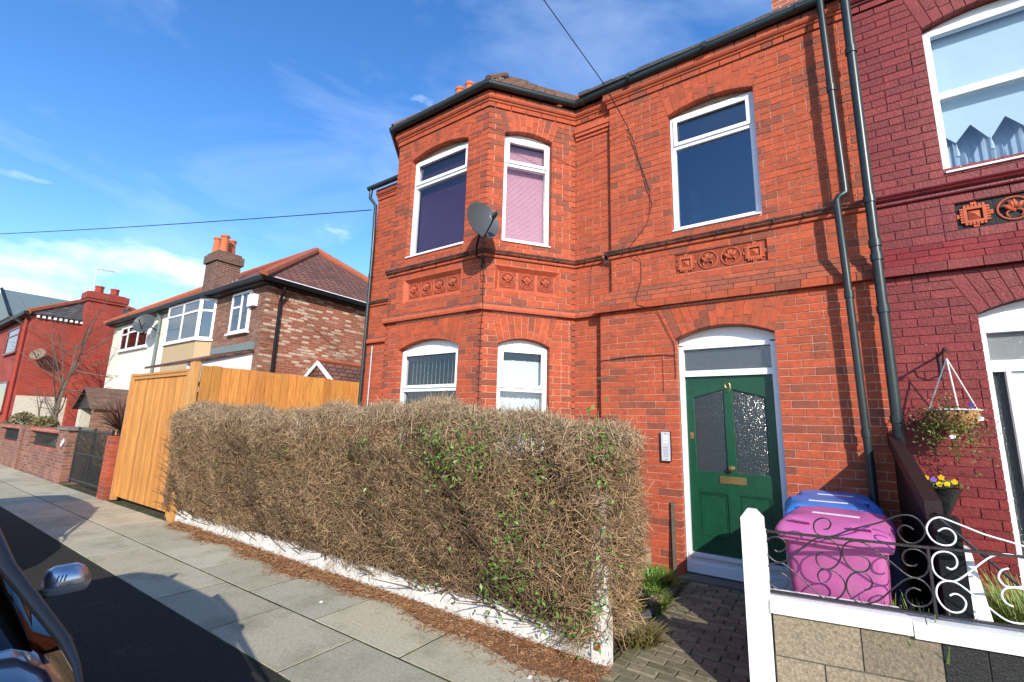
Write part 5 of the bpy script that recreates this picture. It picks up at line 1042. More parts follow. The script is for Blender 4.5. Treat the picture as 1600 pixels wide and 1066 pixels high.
pansies((PX, PY-.08, 1.25), ((-.10, 0, .01, (.85, .5, .02)), (-.05, 0, .0, (.25, .14, .6)), (.0, 0, .02, (.85, .45, .02)), (.03, -.01, -.03, (.85, .6, .03)), (.08, 0, -.01, (.8, .5, .02)), (-.02, -.02, -.035, (.85, .55, .02))), pl, .015)
tag(MB().tube([(-1.99, YU-.02, 5.72), (-2.08, 4.9, 6.02), (-2.36, 3.88, 6.5), (-2.9, 1.2, 7.6), (-3.5, -2.0, 8.9)], .006, 5).build('telephone_wire', 'cable'), 'telephone wire rising from the house front across the sky', 'wire')
tag(MB().tube([(-7.45-22.5*t, 5.55-6.59*t, 5.9+1.87*t-.5*t*(1-t)) for t in np.linspace(0, 1, 14)], .010, 5).build('overhead_wire', 'cable'), 'thin overhead wire running left from the corner of the brick house', 'wire')
tag(MB().lathe((-1.99, YU-.004, 5.73), [(.012, -.02), (.016, 0), (.012, .02)], 8, (0, -1, 0)).build('wire_bracket', 'steel'), 'small metal wire bracket fixed high on the brick front', 'bracket')

# ------------------------------------------------------------------ timber gate panel and side fence
def board_tint():
    g = random.uniform(.78, 1.18); return (.58*g, .25*g*random.uniform(.93, 1.07), .06*g)
tg = thing('timber_gate', 'tall orange timber boarded gate facing the pavement', 'gate', (-10.1, 3.25, 0))
x = -11.32
while x < -8.86:
    m = MB(); m.cur = board_tint(); m.box(x+.003, x+.097, 3.262+random.uniform(0, .005), 3.284, .09, 2.30); m.build('board', 'timber', tg); x += .1
for (a, b, c, d) in ((-11.48, -11.33, .02, 2.42), (-8.84, -8.73, .03, 2.36)):
    m = MB(); m.cur = (.52, .24, .075); m.box(a, b, 3.225, 3.30, c, d); m.build('stile', 'timber', tg)
m = MB(); m.cur = (.5, .23, .07); m.box(-11.33, -8.84, 3.235, 3.30, 2.30, 2.36); m.box(-11.42, -8.78, 3.22, 3.31, 2.36, 2.40); m.build('top_rail', 'timber', tg)
sf = thing('timber_fence', 'orange timber board fence running back beside the house above the hedge', 'fence', (-8.5, 5, 0))
m = MB(); m.cur = (.55, .28, .09); m.box(-8.70, -8.58, 3.20, 3.32, 0, 2.50); m.build('post', 'timber', sf)
m = MB(); m.cur = (.55, .28, .09); m.box(-8.55, -8.47, 3.18, 3.27, 0, 2.50); m.build('post', 'timber', sf)
y_ = 3.30
while y_ < 7.2:
    w = random.choice((.145, .15, .155)); m = MB(); m.cur = board_tint(); m.box(-8.52, -8.497+random.uniform(0, .012), y_+.004, y_+w-.004, .05, 2.455+random.uniform(-.008, .008)); m.build('board', 'timber', sf); y_ += w
for z in (.5, 1.3, 2.1):
    m = MB(); m.cur = (.5, .23, .07); m.box(-8.57, -8.523, 3.3, 7.2, z, z+.08); m.build('cross_rail', 'timber', sf)

# ------------------------------------------------------------------ neighbours' garden wall, pier, iron gate, plants
bp_ = thing('brick_pier', 'short red brick pier beside the left edge of the timber gate', 'pier', (-11.74, 3.3, 0))
for i in range(14):
    for j in range(2):
        m = MB(); m.cur = red_tint(.1); a = -11.92+j*.19+(0 if i % 2 else .0); z = i*.086
        if i % 2: m.box(-11.92+j*.19+.003, -11.92+(j+1)*.19-.003, 3.14, 3.40, z+.004, z+.082)
        else:
            if j: m.box(-11.92+.125, -11.54-.003, 3.14, 3.40, z+.004, z+.082)
            else: m.box(-11.92+.003, -11.92+.119, 3.14, 3.40, z+.004, z+.082)
        m.build('brick', 'brick', bp_)
MB().box(-11.91, -11.55, 3.146, 3.39, -.05, 1.20).build('mortar_core', 'mortar', bp_)
ig = thing('iron_gate', 'black iron bar garden gate between the brick piers', 'gate', (-13.2, 3.25, .1))
for z in (.15, .72, 1.22): MB().box(-14.32, -12.02, 3.24, 3.27, z, z+.035).build('cross_bar', 'black_iron', ig)
for i in range(24):
    x = -14.3+i*.098; MB().tube([(x, 3.255, .1), (x, 3.255, 1.24)], .011, 5).build('bar', 'black_iron', ig)
for x in (-14.33, -13.17, -12.03): MB().box(x-.02, x+.02, 3.235, 3.275, .08, 1.3).build('upright', 'black_iron', ig)
gw = thing('garden_wall', 'weathered brick garden wall with railing panels left of the iron gate', 'wall', (-18, 3.3, 0))
def gbox(n, *a, m='brick_garden'): return MB().box(*a, tint=(.2, .17, .14)).build(n, m, gw)
gbox('pier', -15.55, -14.75, 3.16, 3.52, -.05, 1.22); gbox('pier_cap', -15.62, -14.68, 3.12, 3.56, 1.22, 1.29, m='concrete_block')
for (a, b) in ((-18.6, -15.55), (-22.6, -19.9), (-26.6, -23.2)):
    gbox('wall_panel', a, b, 3.20, 3.44, -.05, .68); gbox('brick_band', a, b, 3.22, 3.42, .68, .74, m='brick_plain'); gbox('top_band', a, b, 3.18, 3.46, 1.12, 1.22, m='brick_plain')
    r_ = MB().box(a, b, 3.29, 3.31, .78, .80).build('railing', 'black_iron', gw)
    x = a+.1
    while x < b: MB().tube([(x, 3.3, .74), (x, 3.3, 1.12)], .010, 4).build('bar', 'black_iron', r_); x += .12
for (a, b) in ((-19.15, -18.6), (-19.9, -19.45), (-23.2, -22.6), (-27.1, -26.6)): gbox('pier', a, b, 3.17, 3.47, -.05, 1.22)
tag(MB().lathe((-15.0, 3.14, .93), [(.001, -.02), (.09, -.015), (.10, 0), (.001, .02)], 7, (0, -1, .2)).build('paper_note', 'label_white'), 'scrap of white paper stuck to the dark brick pier', 'paper')
# daffodils behind the iron gate
df = thing('daffodil_bed', 'yellow daffodils growing behind the iron gate', 'flowers', (-13.2, 3.8, 0))
for x in np.arange(-14.0, -12.3, .3): tuft('foliage', None, None, (x, 3.72, 0), 70, .6, .2, (.03, .06, .025), .010, .35, df)
for i in range(34):
    x, y_, z = random.uniform(-14.1, -12.3), random.uniform(3.40, 3.62), random.uniform(.5, 1.0); mb = MB(); s = random.uniform(.035, .06); c = (.75, random.uniform(.38, .5), .01)
    for a in range(6):
        t = math.radians(60*a+random.uniform(0, 30)); mb.add([(x, y_, z), (x+s*math.cos(t-.35), y_-.01, z+s*math.sin(t-.35)), (x+1.3*s*math.cos(t), y_-.015, z+1.3*s*math.sin(t)), (x+s*math.cos(t+.35), y_-.01, z+s*math.sin(t+.35))], [(0, 1, 2, 3)], c)
    mb.lathe((x, y_-.005, z), [(s*.3, 0), (s*.45, s*.7)], 6, (.5, -1, 0), (.7, .3, .01)); mb.build('flower', 'petal', df)
# cordyline
cd = thing('cordyline', 'spiky purple leaved cordyline behind the timber gate edge', 'plant', (-14.2, 3.95, 0))
MB().tube([(-14.2, 3.95, 0), (-14.18, 3.95, .7), (-14.15, 3.95, 1.25)], [.06, .05, .045], 7).build('trunk', 'bark', cd)
n = 90; A = rng.uniform(0, 2*math.pi, n); E_ = rng.uniform(.1, 1.5, n); Ln = rng.uniform(.6, 1.0, n); d = np.stack([np.cos(A)*np.cos(E_), np.sin(A)*np.cos(E_), np.sin(E_)], 1); p0 = np.tile([-14.15, 3.95, 1.25], (n, 1)); s = np.cross(d, [0, 0, 1.0]); s /= np.linalg.norm(s, axis=1, keepdims=True); s *= .022
mid = p0+d*Ln[:, None]*.55; e = p0+d*Ln[:, None]-np.array([0, 0, .10])*Ln[:, None]; V = np.stack([p0-s*.6, p0+s*.6, mid+s, mid-s, mid-s, mid+s, e+s*.1, e-s*.1], 1).reshape(-1, 3); Fc = np.concatenate([np.arange(n)[:, None]*8+np.array([[0, 1, 2, 3]]), np.arange(n)[:, None]*8+np.array([[4, 5, 6, 7]])])
fast_mesh('leaf_rosette', V, Fc, np.repeat(np.array([[.13, .06, .05]])*rng.uniform(.6, 1.5, n)[:, None], 8, axis=0), 'leaf', cd)
o_ = tuft('grass_clump', 'yellowing strap leaves drooping beside the timber gate', 'plant', (-13.6, 3.7, .45), 120, .8, .2, (.42, .28, .05), .022, 1.0)
for k_, (x, y_, s_) in enumerate(((-26.2, 4.2, .75), (-24.4, 4.5, .6), (-22.6, 4.2, .55))):
    n = 1500; q = rng.normal(size=(n, 3)); q /= np.linalg.norm(q, axis=1, keepdims=True); q *= (rng.uniform(.5, 1, n)**.4)[:, None]; q[:, 2] *= .9
    g = rng.uniform(.5, 1.5, n)[:, None]; v, f_, t_ = leaves(np.array([x, y_, 1.0])+q*s_*np.array([1.2, .7, .95]), rng.uniform(.035, .07, n), np.where(rng.random((n, 1)) < .5, np.array([[.13, .14, .03]]), np.array([[.17, .11, .06]]))*g)
    b_ = thing('garden_bush', ['leafy bush at the far left behind the garden wall', 'leafy bush below the bare tree', 'leafy bush nearest the tiled porch'][k_], 'bush', (x, y_, 0), 'bushes behind the garden wall'); fast_mesh('foliage', v, f_, t_, 'leaf', b_, 'stuff'); MB().tube([(x, y_, -.05), (x, y_, .8)], .03, 6).build('stem', 'bark', b_)
# bare tree with two leaning trunks
tr = thing('bare_tree', 'leafless garden tree with two leaning trunks before the red house', 'tree', (-24.9, 4.6, 0))
trunk = MB(); crown = MB()
def branch(p, d, L_, r, lvl):
    pts = [p]; q = np.array(p, float); dd = np.array(d, float)
    for i in range(4):
        dd = dd+np.array([random.gauss(0, .09), random.gauss(0, .09), .03]); dd /= np.linalg.norm(dd); q = q+dd*L_/4; pts.append(tuple(q))
    (trunk if lvl < 1 else crown).tube(pts, [r*(1-.17*i) for i in range(5)], 6 if lvl < 2 else 4, False)
    if lvl >= 4: return
    for k in range((9, 5, 4, 3)[lvl]):
        t = random.uniform(.25, 1.0); i = min(3, int(t*4)); b = np.array(pts[i])+(np.array(pts[i+1])-np.array(pts[i]))*(t*4-i)
        nd = dd*.45+np.array([random.gauss(0, .6), random.gauss(0, .5), random.gauss(.1, .35)]); nd /= np.linalg.norm(nd); branch(tuple(b), nd, L_*random.uniform(.35, .6), r*(1-.17*i)*.5, lvl+1)
random.seed(21)
branch((-25.3, 4.6, 0), (.33, .0, 1), 5.2, .075, 0); branch((-24.6, 4.6, 0), (.40, .05, 1), 4.5, .068, 0); branch((-25.3, 4.6, .9), (-.6, .0, .55), 2.0, .04, 1)
trunk.build('trunk', 'bark', tr); crown.build('branches', 'bark', tr)

# ------------------------------------------------------------------ brown brick and cream semi detached houses
sm = thing('semi_detached_houses', 'pair of hipped roof semis, one brown brick and one cream rendered', 'houses', (-18.2, 6, 0))
XS0, XS1, XM, YF, YB, EV = -24.2, -12.2, -18.3, 6.0, 12.4, 5.22
def sbox(n, m, *a, par=sm): return MB().box(*a).build(n, m, par)
sbox('front_wall', 'brick_brown', XM, XS1-.02, YF, YF+.25, 0, EV); sbox('side_wall', 'brick_mixed', XS1-.25, XS1, YF+.01, YB, 0, EV-.01); sbox('cream_wall', 'cream_render', XS0, XM, YF-.02, YF+.25, 0, EV); sbox('far_wall', 'cream_render', XS0, XS0+.2, YF, YB, 0, EV); sbox('back_wall', 'brick_brown', XS0, XS1, YB-.2, YB, 0, EV)
qu = MB()
for i in range(30):
    z = .2+i*.165; qu.box(XS1-.24, XS1+.006, YF-.008, YF+(.34 if i % 2 else .22), z, z+.08)
qu.build('quoins', 'brick_brown', sm)
ro = MB(); e_ = .28; zr = EV+.06; rp_ = 2.55; ym = (YF+YB)/2; hx = ym-YF+e_
A_ = [(XS0-e_, YF-e_, zr), (XS1+e_, YF-e_, zr), (XS1+e_, YB+e_, zr), (XS0-e_, YB+e_, zr)]; R0, R1 = (XS0-e_+hx, ym, zr+rp_), (XS1+e_-hx, ym, zr+rp_)
ro.add(A_+[R0, R1], [(0, 1, 5, 4), (1, 2, 5), (2, 3, 4, 5), (3, 0, 4), (3, 2, 1, 0)]); roof_s = ro.build('roof', 'tile_courses', sm)
for (p, q) in ((A_[1], R1), (A_[0], R0), (A_[2], R1), (R0, R1)):
    MB().tube([(p[0], p[1], p[2]+.04), (q[0], q[1], q[2]+.05)], .12, 8).build('hip_tiles', 'ridge_tile', roof_s)
mb = MB(); mb.sweep([(e_-.06, EV-.02), (e_+.05, EV-.02), (e_+.06, EV+.09), (e_-.06, EV+.09)], [(XS0, YF), (XS1, YF), (XS1, YB)]); mb.build('gutter', 'black_paint', sm)
mb = MB(); mb.sweep([(0, EV-.06), (e_-.07, EV-.06), (e_-.07, EV+.06), (0, EV+.06)], [(XS0, YF), (XS1, YF), (XS1, YB)]); mb.build('soffit', 'dark_board', sm)
mb = MB(); mb.sweep([(e_+.052, EV+.093), (e_+.075, EV+.093), (e_+.07, EV+.115), (e_+.05, EV+.115)], [(XS1, YF), (XS1, YB)]); mb.build('gutter_lip', 'upvc', sm)
MB().tube([(XS1+.22, YF+.35, EV), (XS1+.2, YF+.36, EV-.15), (XS1+.07, YF+.36, EV-.45), (XS1+.07, YF+.36, 0)], .04, 8).build('downpipe', 'black_paint', sm)
MB().tube([(-19.15, YF-.2, EV), (-19.15, YF-.09, EV-.3), (-19.15, YF-.09, 0)], .045, 8).build('downpipe', 'metal_sheet', sm)
ch = MB(); ch.box(-18.35, -17.45, 6.75, 7.55, 5.2, 7.5); ch.box(-18.42, -17.38, 6.68, 7.62, 7.1, 7.4); ch = ch.build('chimney', 'brick_chimney', sm)
for (x, y_) in ((-18.15, 6.95), (-17.95, 7.35), (-17.65, 6.98)): MB().lathe((x, y_, 7.5), [(.15, 0), (.14, .12), (.12, .55), (.15, .58), (.15, .64), (.1, .65)], 10).build('chimney_pot', 'pot_clay', ch)
st_ = MB()
for i in range(6): st_.box(-17.46, -17.40, 6.80+i*.13, 6.90+i*.13, 5.95+i*.10, 6.07+i*.10)
st_.build('stepped_flashing', 'upvc', ch)
def small_window(f, u0, u1, z0, z1, mull, trans, parent, w=.02, frame='upvc', curtain_or_dark_sheet='curtain_or_dark_sheet'):
    mb = MB(); frame_bars(mb, f, u0, u1, z0, z1, .07, w-.06, w+.02); fbox(mb, f, u0-.05, u1+.05, z0-.05, z0, w-.06, w+.07)
    for m_ in mull: fbox(mb, f, m_-.035, m_+.035, z0+.07, z1-.07, w-.055, w+.018)
    for (a, b, z) in trans: fbox(mb, f, a, b, z-.03, z+.03, w-.05, w+.016)
    wn = mb.build('window', frame, parent); mb = MB(); fbox(mb, f, u0+.07, u1-.07, z0+.07, z1-.07, w-.012, w-.004); mb.build('pane', 'glass_far', wn)
    mb = MB(); fbox(mb, f, u0+.06, u1-.06, z0+.06, z1-.06, w-.030, w-.02); mb.build('curtain_or_dark_sheet', curtain_or_dark_sheet, wn); return wn  # real curtain on the red house; elsewhere a dark sheet painting the unlit room
fs_ = F((XM, YF), (XS1, YF)); uu = lambda x: x-XM
small_window(fs_, uu(-13.98), uu(-12.92), 3.95, 5.12, [uu(-13.40)], [(uu(-13.9), uu(-13.43), 4.70)], sm, w=.04, curtain_or_dark_sheet='dark_room')
by = [(-18.06, 6.0), (-17.75, 5.69), (-15.37, 5.69), (-15.06, 6.0)]
mb = MB(); mb.prism([(x, y_, 0) for x, y_ in by], [(x, y_, 3.88) for x, y_ in by]); mb.build('bay_wall', 'pebbledash', sm)
mb = MB(); mb.prism([(x+(.1 if i > 1 else -.1), y_-.1, 5.16) for i, (x, y_) in enumerate(by)], [(x+(.1 if i > 1 else -.1), y_-.1, 5.24) for i, (x, y_) in enumerate(by)]); mb.build('bay_roof', 'black_paint', sm)
fb = F(by[1], by[2]); small_window(fb, 0, fb.len, 3.9, 5.16, [fb.len*.5], [(.07, fb.len-.07, 4.78)], sm, w=0, curtain_or_dark_sheet='dark_room'); fb2 = F(by[2], by[3]); small_window(fb2, 0, fb2.len, 3.9, 5.16, [], [(.07, fb2.len-.07, 4.78)], sm, w=0, curtain_or_dark_sheet='dark_room'); fb3 = F(by[0], by[1]); small_window(fb3, 0, fb3.len, 3.9, 5.16, [], [(.07, fb3.len-.07, 4.78)], sm, w=0, curtain_or_dark_sheet='dark_room')
fc = F((XS0, YF-.02), (XM, YF-.02)); uc = lambda x: x-XS0
small_window(fc, uc(-23.05), uc(-20.15), 4.08, 5.02, [uc(-22.3), uc(-21.2)], [(uc(-23), uc(-22.3), 4.72), (uc(-22.27), uc(-20.2), 4.76)], sm, w=.04, curtain_or_dark_sheet='dark_room'); small_window(fc, uc(-22.9), uc(-20.1), 1.2, 2.5, [uc(-21.5)], [], sm, w=.04, curtain_or_dark_sheet='dark_room')
ab = MB(); ab.box(-12.95, -12.60, YF-.12, YF, 4.62, 4.95); ab.build('alarm_box', 'upvc', sm)
lt = MB(); lt.prism([(-15.1, YF, 3.42), (-12.42, YF, 3.42), (-12.42, YF-1.5, 2.90), (-15.1, YF-1.5, 2.90)], [(-15.1, YF, 3.36), (-12.42, YF, 3.36), (-12.42, YF-1.5, 2.84), (-15.1, YF-1.5, 2.84)]); lt = lt.build('porch_roof', 'tile_courses', sm)
mb = MB(); mb.prism([(-12.5, YF, 2.2), (-12.5, YF, 3.35), (-12.5, YF-1.45, 2.85), (-12.5, YF-1.45, 2.2)], [(-12.55, YF, 2.2), (-12.55, YF, 3.35), (-12.55, YF-1.45, 2.85), (-12.55, YF-1.45, 2.2)])
mb.build('porch_cladding', 'upvc', lt); sbox('porch_wall', 'brick_brown', -15.0, -12.55, YF-1.4, YF-.01, 0, 2.2, par=lt); mb = MB(); mb.box(-14.9, -12.42, YF-.05, YF-.012, 3.42, 3.62); mb.build('lead_flashing', 'metal_sheet', lt)
gx0, gx1, gy0, gy1 = -12.15, -9.9, 7.0, 12.0
mb = MB(); mb.add([(gx0, gy0, 2.35), (gx1, gy0, 2.35), ((gx0+gx1)/2, gy0, 3.15), (gx0, gy1, 2.35), (gx1, gy1, 2.35), ((gx0+gx1)/2, gy1, 3.15)], [(0, 2, 5, 3), (1, 4, 5, 2), (0, 1, 2), (3, 5, 4), (0, 3, 4, 1)]); gr = mb.build('side_porch_roof', 'tile_courses', sm)
mb = MB()
for sg in (-1, 1): mb.hexa([((gx0+gx1)/2, gy0-.06, 3.16), ((gx0+gx1)/2, gy0-.02, 3.16), ((gx0+gx1)/2+sg*1.2, gy0-.02, 2.30), ((gx0+gx1)/2+sg*1.2, gy0-.06, 2.30), ((gx0+gx1)/2, gy0-.06, 3.04), ((gx0+gx1)/2, gy0-.02, 3.04), ((gx0+gx1)/2+sg*1.2, gy0-.02, 2.18), ((gx0+gx1)/2+sg*1.2, gy0-.06, 2.18)])
mb.build('bargeboard', 'upvc', gr); MB().tube([((gx0+gx1)/2, gy0-.05, 3.17), ((gx0+gx1)/2, gy1, 3.17)], .07, 6).build('ridge', 'ridge_tile', gr); sbox('side_porch_wall', 'brick_brown', gx0, gx1-.1, gy0+.05, gy1, 0, 2.35, par=gr)
# tiled porch of the cream house
po = thing('garden_porch', 'small porch with brown tiled gable roof before the cream house', 'porch', (-20.4, 5.2, 0)); px = -20.4
mb = MB()
for sg in (-1, 1):
    for i in range(4):
        x0, x1 = px+sg*i*.25, px+sg*(i+1)*.25; z0, z1 = 2.45-i*.17, 2.45-(i+1)*.17; mb.hexa([(x0, 4.55, z0), (x1+sg*.03, 4.55, z1), (x1+sg*.03, 6, z1), (x0, 6, z0), (x0, 4.55, z0+.05), (x1+sg*.03, 4.55, z1+.05), (x1+sg*.03, 6, z1+.05), (x0, 6, z0+.05)])
mb.build('roof', 'roof_tile', po); mb = MB(); mb.prism([(px-.9, 4.65, 1.8), (px+.9, 4.65, 1.8), (px, 4.65, 2.4)], [(px-.9, 4.7, 1.8), (px+.9, 4.7, 1.8), (px, 4.7, 2.4)]); mb.build('gable', 'dark_board', po)
for x in (px-.75, px+.75): MB().box(x-.15, x+.15, 4.7, 5.9, -.02, 1.85).build('side_wall', 'brick_brown' if x > px else 'pebble_white', po)
MB().box(px-.6, px+.6, 5.8, 5.85, 0, 1.85).build('door', 'upvc', po)
def dish_simple(name, label, c, ax, r, matn, arm_to):
    t = thing(name, label, 'satellite dish', tuple(c)); ax = np.array(ax, float); ax /= np.linalg.norm(ax)
    MB().lathe(c, [(.01, -.03), (r*.6, -.01), (r, .05), (r*.97, .055), (r*.6, .0), (.01, -.02)], 18, tuple(ax)).build('reflector', matn, t, smooth=True)
    MB().tube([np.array(c)+np.array([0, 0, -r*.8])+ax*.05, np.array(c)+ax*.3], .015, 5).build('feed_arm', 'black_paint', t); MB().tube([c, arm_to], .02, 5).build('wall_bracket', 'black_paint', t)
dish_simple('satellite_dish', 'grey satellite dish on the front of the cream house', (-19.35, 5.55, 4.75), (.55, -.75, .3), .36, 'dish_grey', (-19.5, 5.98, 4.6))

# ------------------------------------------------------------------ red painted house on the far left
rd = thing('red_painted_house', 'red painted brick house with slate roof and big chimney at far left', 'house', (-32, 6, 0)); RX, RY, RZ = -26.9, 3.96, 5.62
MB().box(-42, RX, RY, 9.5, 0, RZ).build('wall', 'brick_red_painted', rd); MB().box(RX-.1, RX+.02, RY+.02, 9.5, 0, 2.28).build('pebbled_base', 'pebble_white', rd)
e_ = .18; A_ = [(-42, RY-e_, RZ+.02), (RX+e_, RY-e_, RZ+.02), (RX+e_, 9.5, RZ+.02), (-42, 9.5, RZ+.02)]; R1 = (RX-2.6, 6.7, RZ+1.75); R0 = (-39.4, 6.7, RZ+1.75); mb = MB(); mb.add(A_+[R0, R1], [(0, 1, 5, 4), (1, 2, 5), (2, 3, 4, 5), (3, 0, 4), (3, 2, 1, 0)]); rr_ = mb.build('roof', 'slate_courses', rd)
MB().tube([(A_[1][0], A_[1][1], A_[1][2]+.05), (R1[0], R1[1], R1[2]+.06)], .11, 6).build('hip_tiles', 'ridge_tile', rr_); MB().tube([R0, R1], .11, 6).build('ridge', 'ridge_tile', rr_); MB().tube([(A_[2][0], A_[2][1], A_[2][2]+.05), (R1[0], R1[1], R1[2]+.06)], .11, 6).build('hip_tiles', 'ridge_tile', rr_)
for i in range(9): MB().box(RX, RX+.13, RY+.1+i*.17, RY+.19+i*.17, RZ-.12, RZ-.02).build('eaves_block', 'upvc', rd)
mb = MB(); mb.box(RX-.3, RX+.35, 5.5, 6.75, 0, 7.0); mb.box(RX-.38, RX+.43, 5.42, 6.83, 6.55, 6.66); mb.box(RX-.42, RX+.47, 5.38, 6.87, 6.66, 6.95); cr = mb.build('chimney', 'brick_red_painted', rd)
for y_ in (5.85, 6.4): MB().lathe((RX, y_, 7.0), [(.16, 0), (.15, .25), (.17, .27), (.17, .33), (.1, .33)], 10).build('chimney_pot', 'red_paint_wall', cr)
fr_ = F((-42, RY), (RX, RY)); ur = lambda x: x+42
small_window(fr_, ur(-31.0), ur(-28.55), 4.15, 5.30, [], [(ur(-30.95), ur(-28.6), 4.95)], rd, w=.04, frame='plum_mould'); small_window(fr_, ur(-31), ur(-28.6), 1.6, 2.9, [], [], rd, w=.04, frame='plum_mould')
MB().tube([(-27.35, RY-.08, RZ-.1), (-27.35, RY-.08, 0)], .06, 8).build('downpipe', 'red_paint_wall', rd); MB().box(-42, RX+.2, RY-.3, RY-.16, RZ-.06, RZ+.08).build('gutter', 'black_paint', rd)
dish_simple('satellite_dish', 'rusty old satellite dish on the red painted house', (-26.5, 4.3, 3.95), (.6, -.6, .4), .27, 'old_dish', (-26.9, 4.2, 3.8))
ae = thing('tv_aerial', 'tall thin television aerial on the red chimney', 'aerial', (-26.9, 5.6, 7)); MB().tube([(RX, 5.62, 6.6), (RX, 5.63, 8.2)], .02, 5).build('mast', 'steel', ae); MB().tube([(RX, 5.6, 8.12), (RX+.2, 6.35, 8.12)], .035, 5).build('boom', 'label_white', ae)
for i in range(6): MB().tube([(RX-.2+i*.03, 5.7+i*.1, 8.12), (RX+.22+i*.03, 5.7+i*.1, 8.12)], .012, 4).build('element', 'steel', ae)
wh = thing('warehouse', 'large grey green metal roofed building behind the red house', 'warehouse', (-60, 14, 0)); mb = MB(); mb.add([(-53, 6.6, 9.2), (-60, 6.6, 12.4), (-67, 6.6, 9.2), (-53, 40, 9.2), (-60, 40, 12.4), (-67, 40, 9.2)], [(0, 1, 4, 3), (1, 2, 5, 4), (0, 2, 1), (3, 4, 5), (0, 3, 5, 2)]); mb.build('roof', 'metal_sheet', wh)
MB().box(-66.8, -53.2, 6.8, 39.8, 0, 9.2).build('wall', 'shed_wall', wh)
mb = MB(); mb.tube([(-52.9, 6.55, 9.2), (-60, 6.55, 12.45)], .12, 4); mb.build('verge', 'black_paint', wh)

# ------------------------------------------------------------------ vehicles
def vehicle(name, label, cat, fx, cy, Ls, hw, tops, gh, roofz, paint='car_paint', vis=True):
    """fx front x, the car faces +X; tops: (dx back from the front, shoulder z, half width); gh: greenhouse stations (dx, z, half width)"""
    t = thing(name, label, cat, (fx-Ls/2, cy, -.11))
    def sect(x, hw_, z):
        pr = [(-hw_*.93, .17), (-hw_*.99, .35), (-hw_, .58), (-hw_*.985, z-.10), (-hw_*.93, z-.02), (-hw_*.80, z+.022), (-hw_*.4, z+.05), (0, z+.058)]
        pr = pr+[(-a, b) for a, b in reversed(pr[:-1])]; return [(x, cy+a, b) for a, b in pr]
    def loft(secs, n_, m, cap=True):
        mb = MB(); k = len(secs[0]); vs_ = [p for s_ in secs for p in s_]; fs = []
        for i in range(len(secs)-1):
            for j in range(k-1): fs.append((i*k+j, i*k+j+1, (i+1)*k+j+1, (i+1)*k+j))
            fs.append((i*k+k-1, i*k, (i+1)*k, (i+1)*k+k-1))
        if cap: fs.append(tuple(range(k))); fs.append(tuple((len(secs)-1)*k+j for j in reversed(range(k))))
        mb.add(vs_, fs); return mb.build(n_, m, t, smooth=True)
    loft([sect(fx-d, w, z) for d, z, w in tops], 'body', paint)
    def gsec(x, w, z, zb, wb): return [(x, cy-wb, zb), (x, cy-(w+wb)/2-.02, (z+zb)/2), (x, cy-w, z-.03), (x, cy-w*.75, z), (x, cy, z+.02), (x, cy+w*.75, z), (x, cy+w, z-.03), (x, cy+(w+wb)/2+.02, (z+zb)/2), (x, cy+wb, zb)]
    loft([gsec(fx-d, w, z, zb, wb) for d, z, w, zb, wb in gh], 'windows', 'car_glass')
    rf = [(d, z, w) for d, z, w, zb, wb in gh if z > roofz-.07]
    mb = MB(); vs_ = []; fs = []
    for d, z, w in rf: vs_ += [(fx-d, cy-w-.012, z-.05), (fx-d, cy-w*.76, z+.012), (fx-d, cy, z+.034), (fx-d, cy+w*.76, z+.012), (fx-d, cy+w+.012, z-.05)]
    for i in range(len(rf)-1):
        for j in range(4): fs.append((i*5+j, i*5+j+1, (i+1)*5+j+1, (i+1)*5+j))
    mb.add(vs_, fs); mb.build('roof', paint, t, smooth=True)
    i0 = next(i for i, q in enumerate(gh) if q[1] > roofz-.07)
    for sg in (-1, 1):
        pp_ = [(fx-gh[i][0]+(.03 if i == 0 else 0), cy+sg*(gh[i][2] if i else gh[i][4]), gh[i][1] if i else gh[i][3]) for i in range(i0+1)]; pp_ = [(pp_[0][0]+.34, pp_[0][1]-sg*.02, pp_[0][2]-.05), (pp_[0][0]+.15, pp_[0][1]-sg*.005, pp_[0][2]+.008)]+[(pp_[0][0], pp_[0][1], pp_[0][2]+.03)]+pp_[1:]; MB().tube(pp_, [.003, .010, .016]+[.022]*(len(pp_)-3), 10).build('pillar', 'car_black', t, smooth=True)
        dm_ = (gh[i0][0]+gh[-1][0])/2+.05; MB().tube([(fx-dm_, cy+sg*(gh[i0][4]+.005), gh[i0][3]), (fx-dm_, cy+sg*(gh[i0][2]+.03), roofz-.05)], .035, 6).build('pillar', 'car_black', t)
        for dx in (.75, Ls-.72):
            wl = MB().lathe((fx-dx, cy+sg*(hw-.10), .19), [(.18, -.09), (.30, -.10), (.31, -.06), (.31, .06), (.30, .10), (.18, .09)], 24, (0, sg, 0)).build('wheel', 'rubber', t, smooth=True)
            MB().lathe((fx-dx, cy+sg*(hw-.06), .19), [(.19, -.03), (.19, .03), (.17, .035), (.06, .02), (.05, .03), (.001, .03)], 20, (0, sg, 0)).build('rim', 'steel', wl, smooth=True)
        MB().lathe((fx-.06, cy+sg*hw*.68, .58), [(.10, -.05), (.11, .02), (.07, .05), (.001, .06)], 14, (1, sg*.25, .15)).build('headlight', 'upvc', t, smooth=True)
    MB().box(fx-.02, fx+.015, cy-.28, cy+.28, .28, .40).build('number_plate', 'label_white', t)
    return t
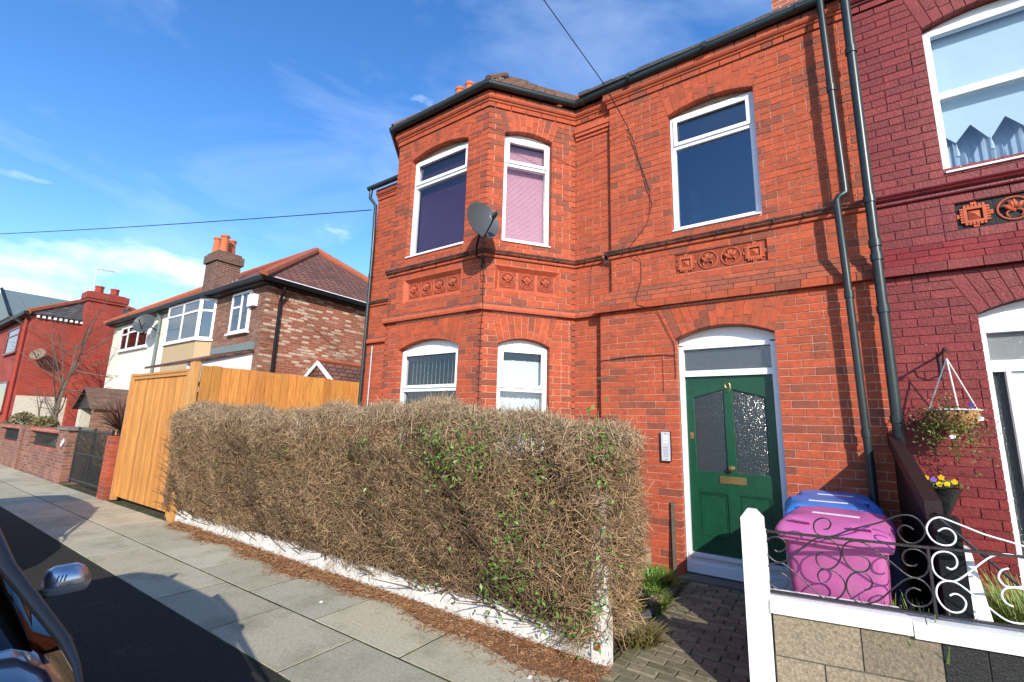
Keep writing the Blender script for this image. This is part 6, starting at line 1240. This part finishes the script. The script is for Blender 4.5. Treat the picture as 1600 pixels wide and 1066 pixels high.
car = vehicle('parked_car', 'dark blue parked car with silver door mirror in the lower left corner', 'car', -1.02, -.29, 3.85, .86,
    [(0.0, .52, .62), (.10, .66, .76), (.35, .745, .83), (.75, .865, .865), (1.05, .90, .87), (1.25, .905, .87), (2.4, .90, .86), (3.3, .90, .84), (3.7, .86, .80), (3.85, .62, .74)],
    [(.98, .92, .74, .89, .80), (1.28, 1.09, .70, .89, .80), (1.56, 1.24, .655, .89, .80), (1.95, 1.355, .59, .89, .80), (2.35, 1.39, .54, .89, .80), (2.95, 1.385, .53, .89, .79), (3.3, 1.32, .51, .89, .77), (3.6, 1.12, .52, .88, .74), (3.74, .92, .55, .87, .70)], 1.38)
mm = np.array([-2.66, .655, .925]); MS = .72
def mirror_shell(z0, z1, name_, matn):
    mb = MB(); vs_ = []; fs = []; NA_, NH = 16, 6
    for i in range(NH+1):
        t = i/NH; z = z0+(z1-z0)*t; k = math.sqrt(max(0.0, 1-((z-0.0)/.085)**2))*.75+.25 if z > 0 else 1-.25*(z/-.06)**2
        for j in range(NA_):
            a = 2*math.pi*j/NA_; fxx = math.cos(a); fyy = math.sin(a); r = (abs(fxx)**2.6+abs(fyy)**2.6)**(-1/2.6)
            vs_.append((mm[0]+MS*(fxx*r*.055*k+(.02 if fxx > 0 else 0)*k), mm[1]+MS*(fyy*r*.105*(k*.55+.45-.25*max(0, fyy)*(z > 0)*(z/.085))), mm[2]+z*MS))
    for i in range(NH):
        for j in range(NA_): fs.append((i*NA_+j, i*NA_+(j+1) % NA_, (i+1)*NA_+(j+1) % NA_, (i+1)*NA_+j))
    fs.append(tuple(range(NA_-1, -1, -1))); fs.append(tuple(NH*NA_+j for j in range(NA_))); mb.add(vs_, fs); return mb.build(name_, matn, car, smooth=True)
ms = mirror_shell(-.012, .085, 'mirror_shell', 'mirror_silver'); mirror_shell(-.06, -.014, 'mirror_base', 'mirror_grey')
MB().tube([mm+[.0, -.05, -.035], mm+[.02, -.12, -.05], mm+[.03, -.2, -.05]], .018, 8).build('mirror_arm', 'car_black', car)
for i in range(3): MB().tube([mm+[.058, -.045+i*.012, .012], mm+[.050, -.038+i*.012, .034]], .0022, 5).build('indicator_slot', 'car_black', car)
van = vehicle('parked_van', 'tall vehicle parked behind the dark car, seen only by its shadow on the pavement', 'van', -6.0, -.45, 4.9, .95,
    [(0.0, .6, .75), (.12, .85, .86), (.5, 1.0, .92), (1.2, 1.08, .95), (2.0, 1.10, .95), (4.6, 1.10, .95), (4.9, 1.0, .9)],
    [(1.1, 1.1, .85, 1.05, .9), (1.7, 1.5, .80, 1.05, .9), (2.4, 1.80, .76, 1.06, .9), (3.0, 1.86, .75, 1.06, .9), (4.3, 1.85, .74, 1.06, .88), (4.7, 1.7, .72, 1.05, .86), (4.85, 1.15, .76, 1.04, .84)], 1.84)
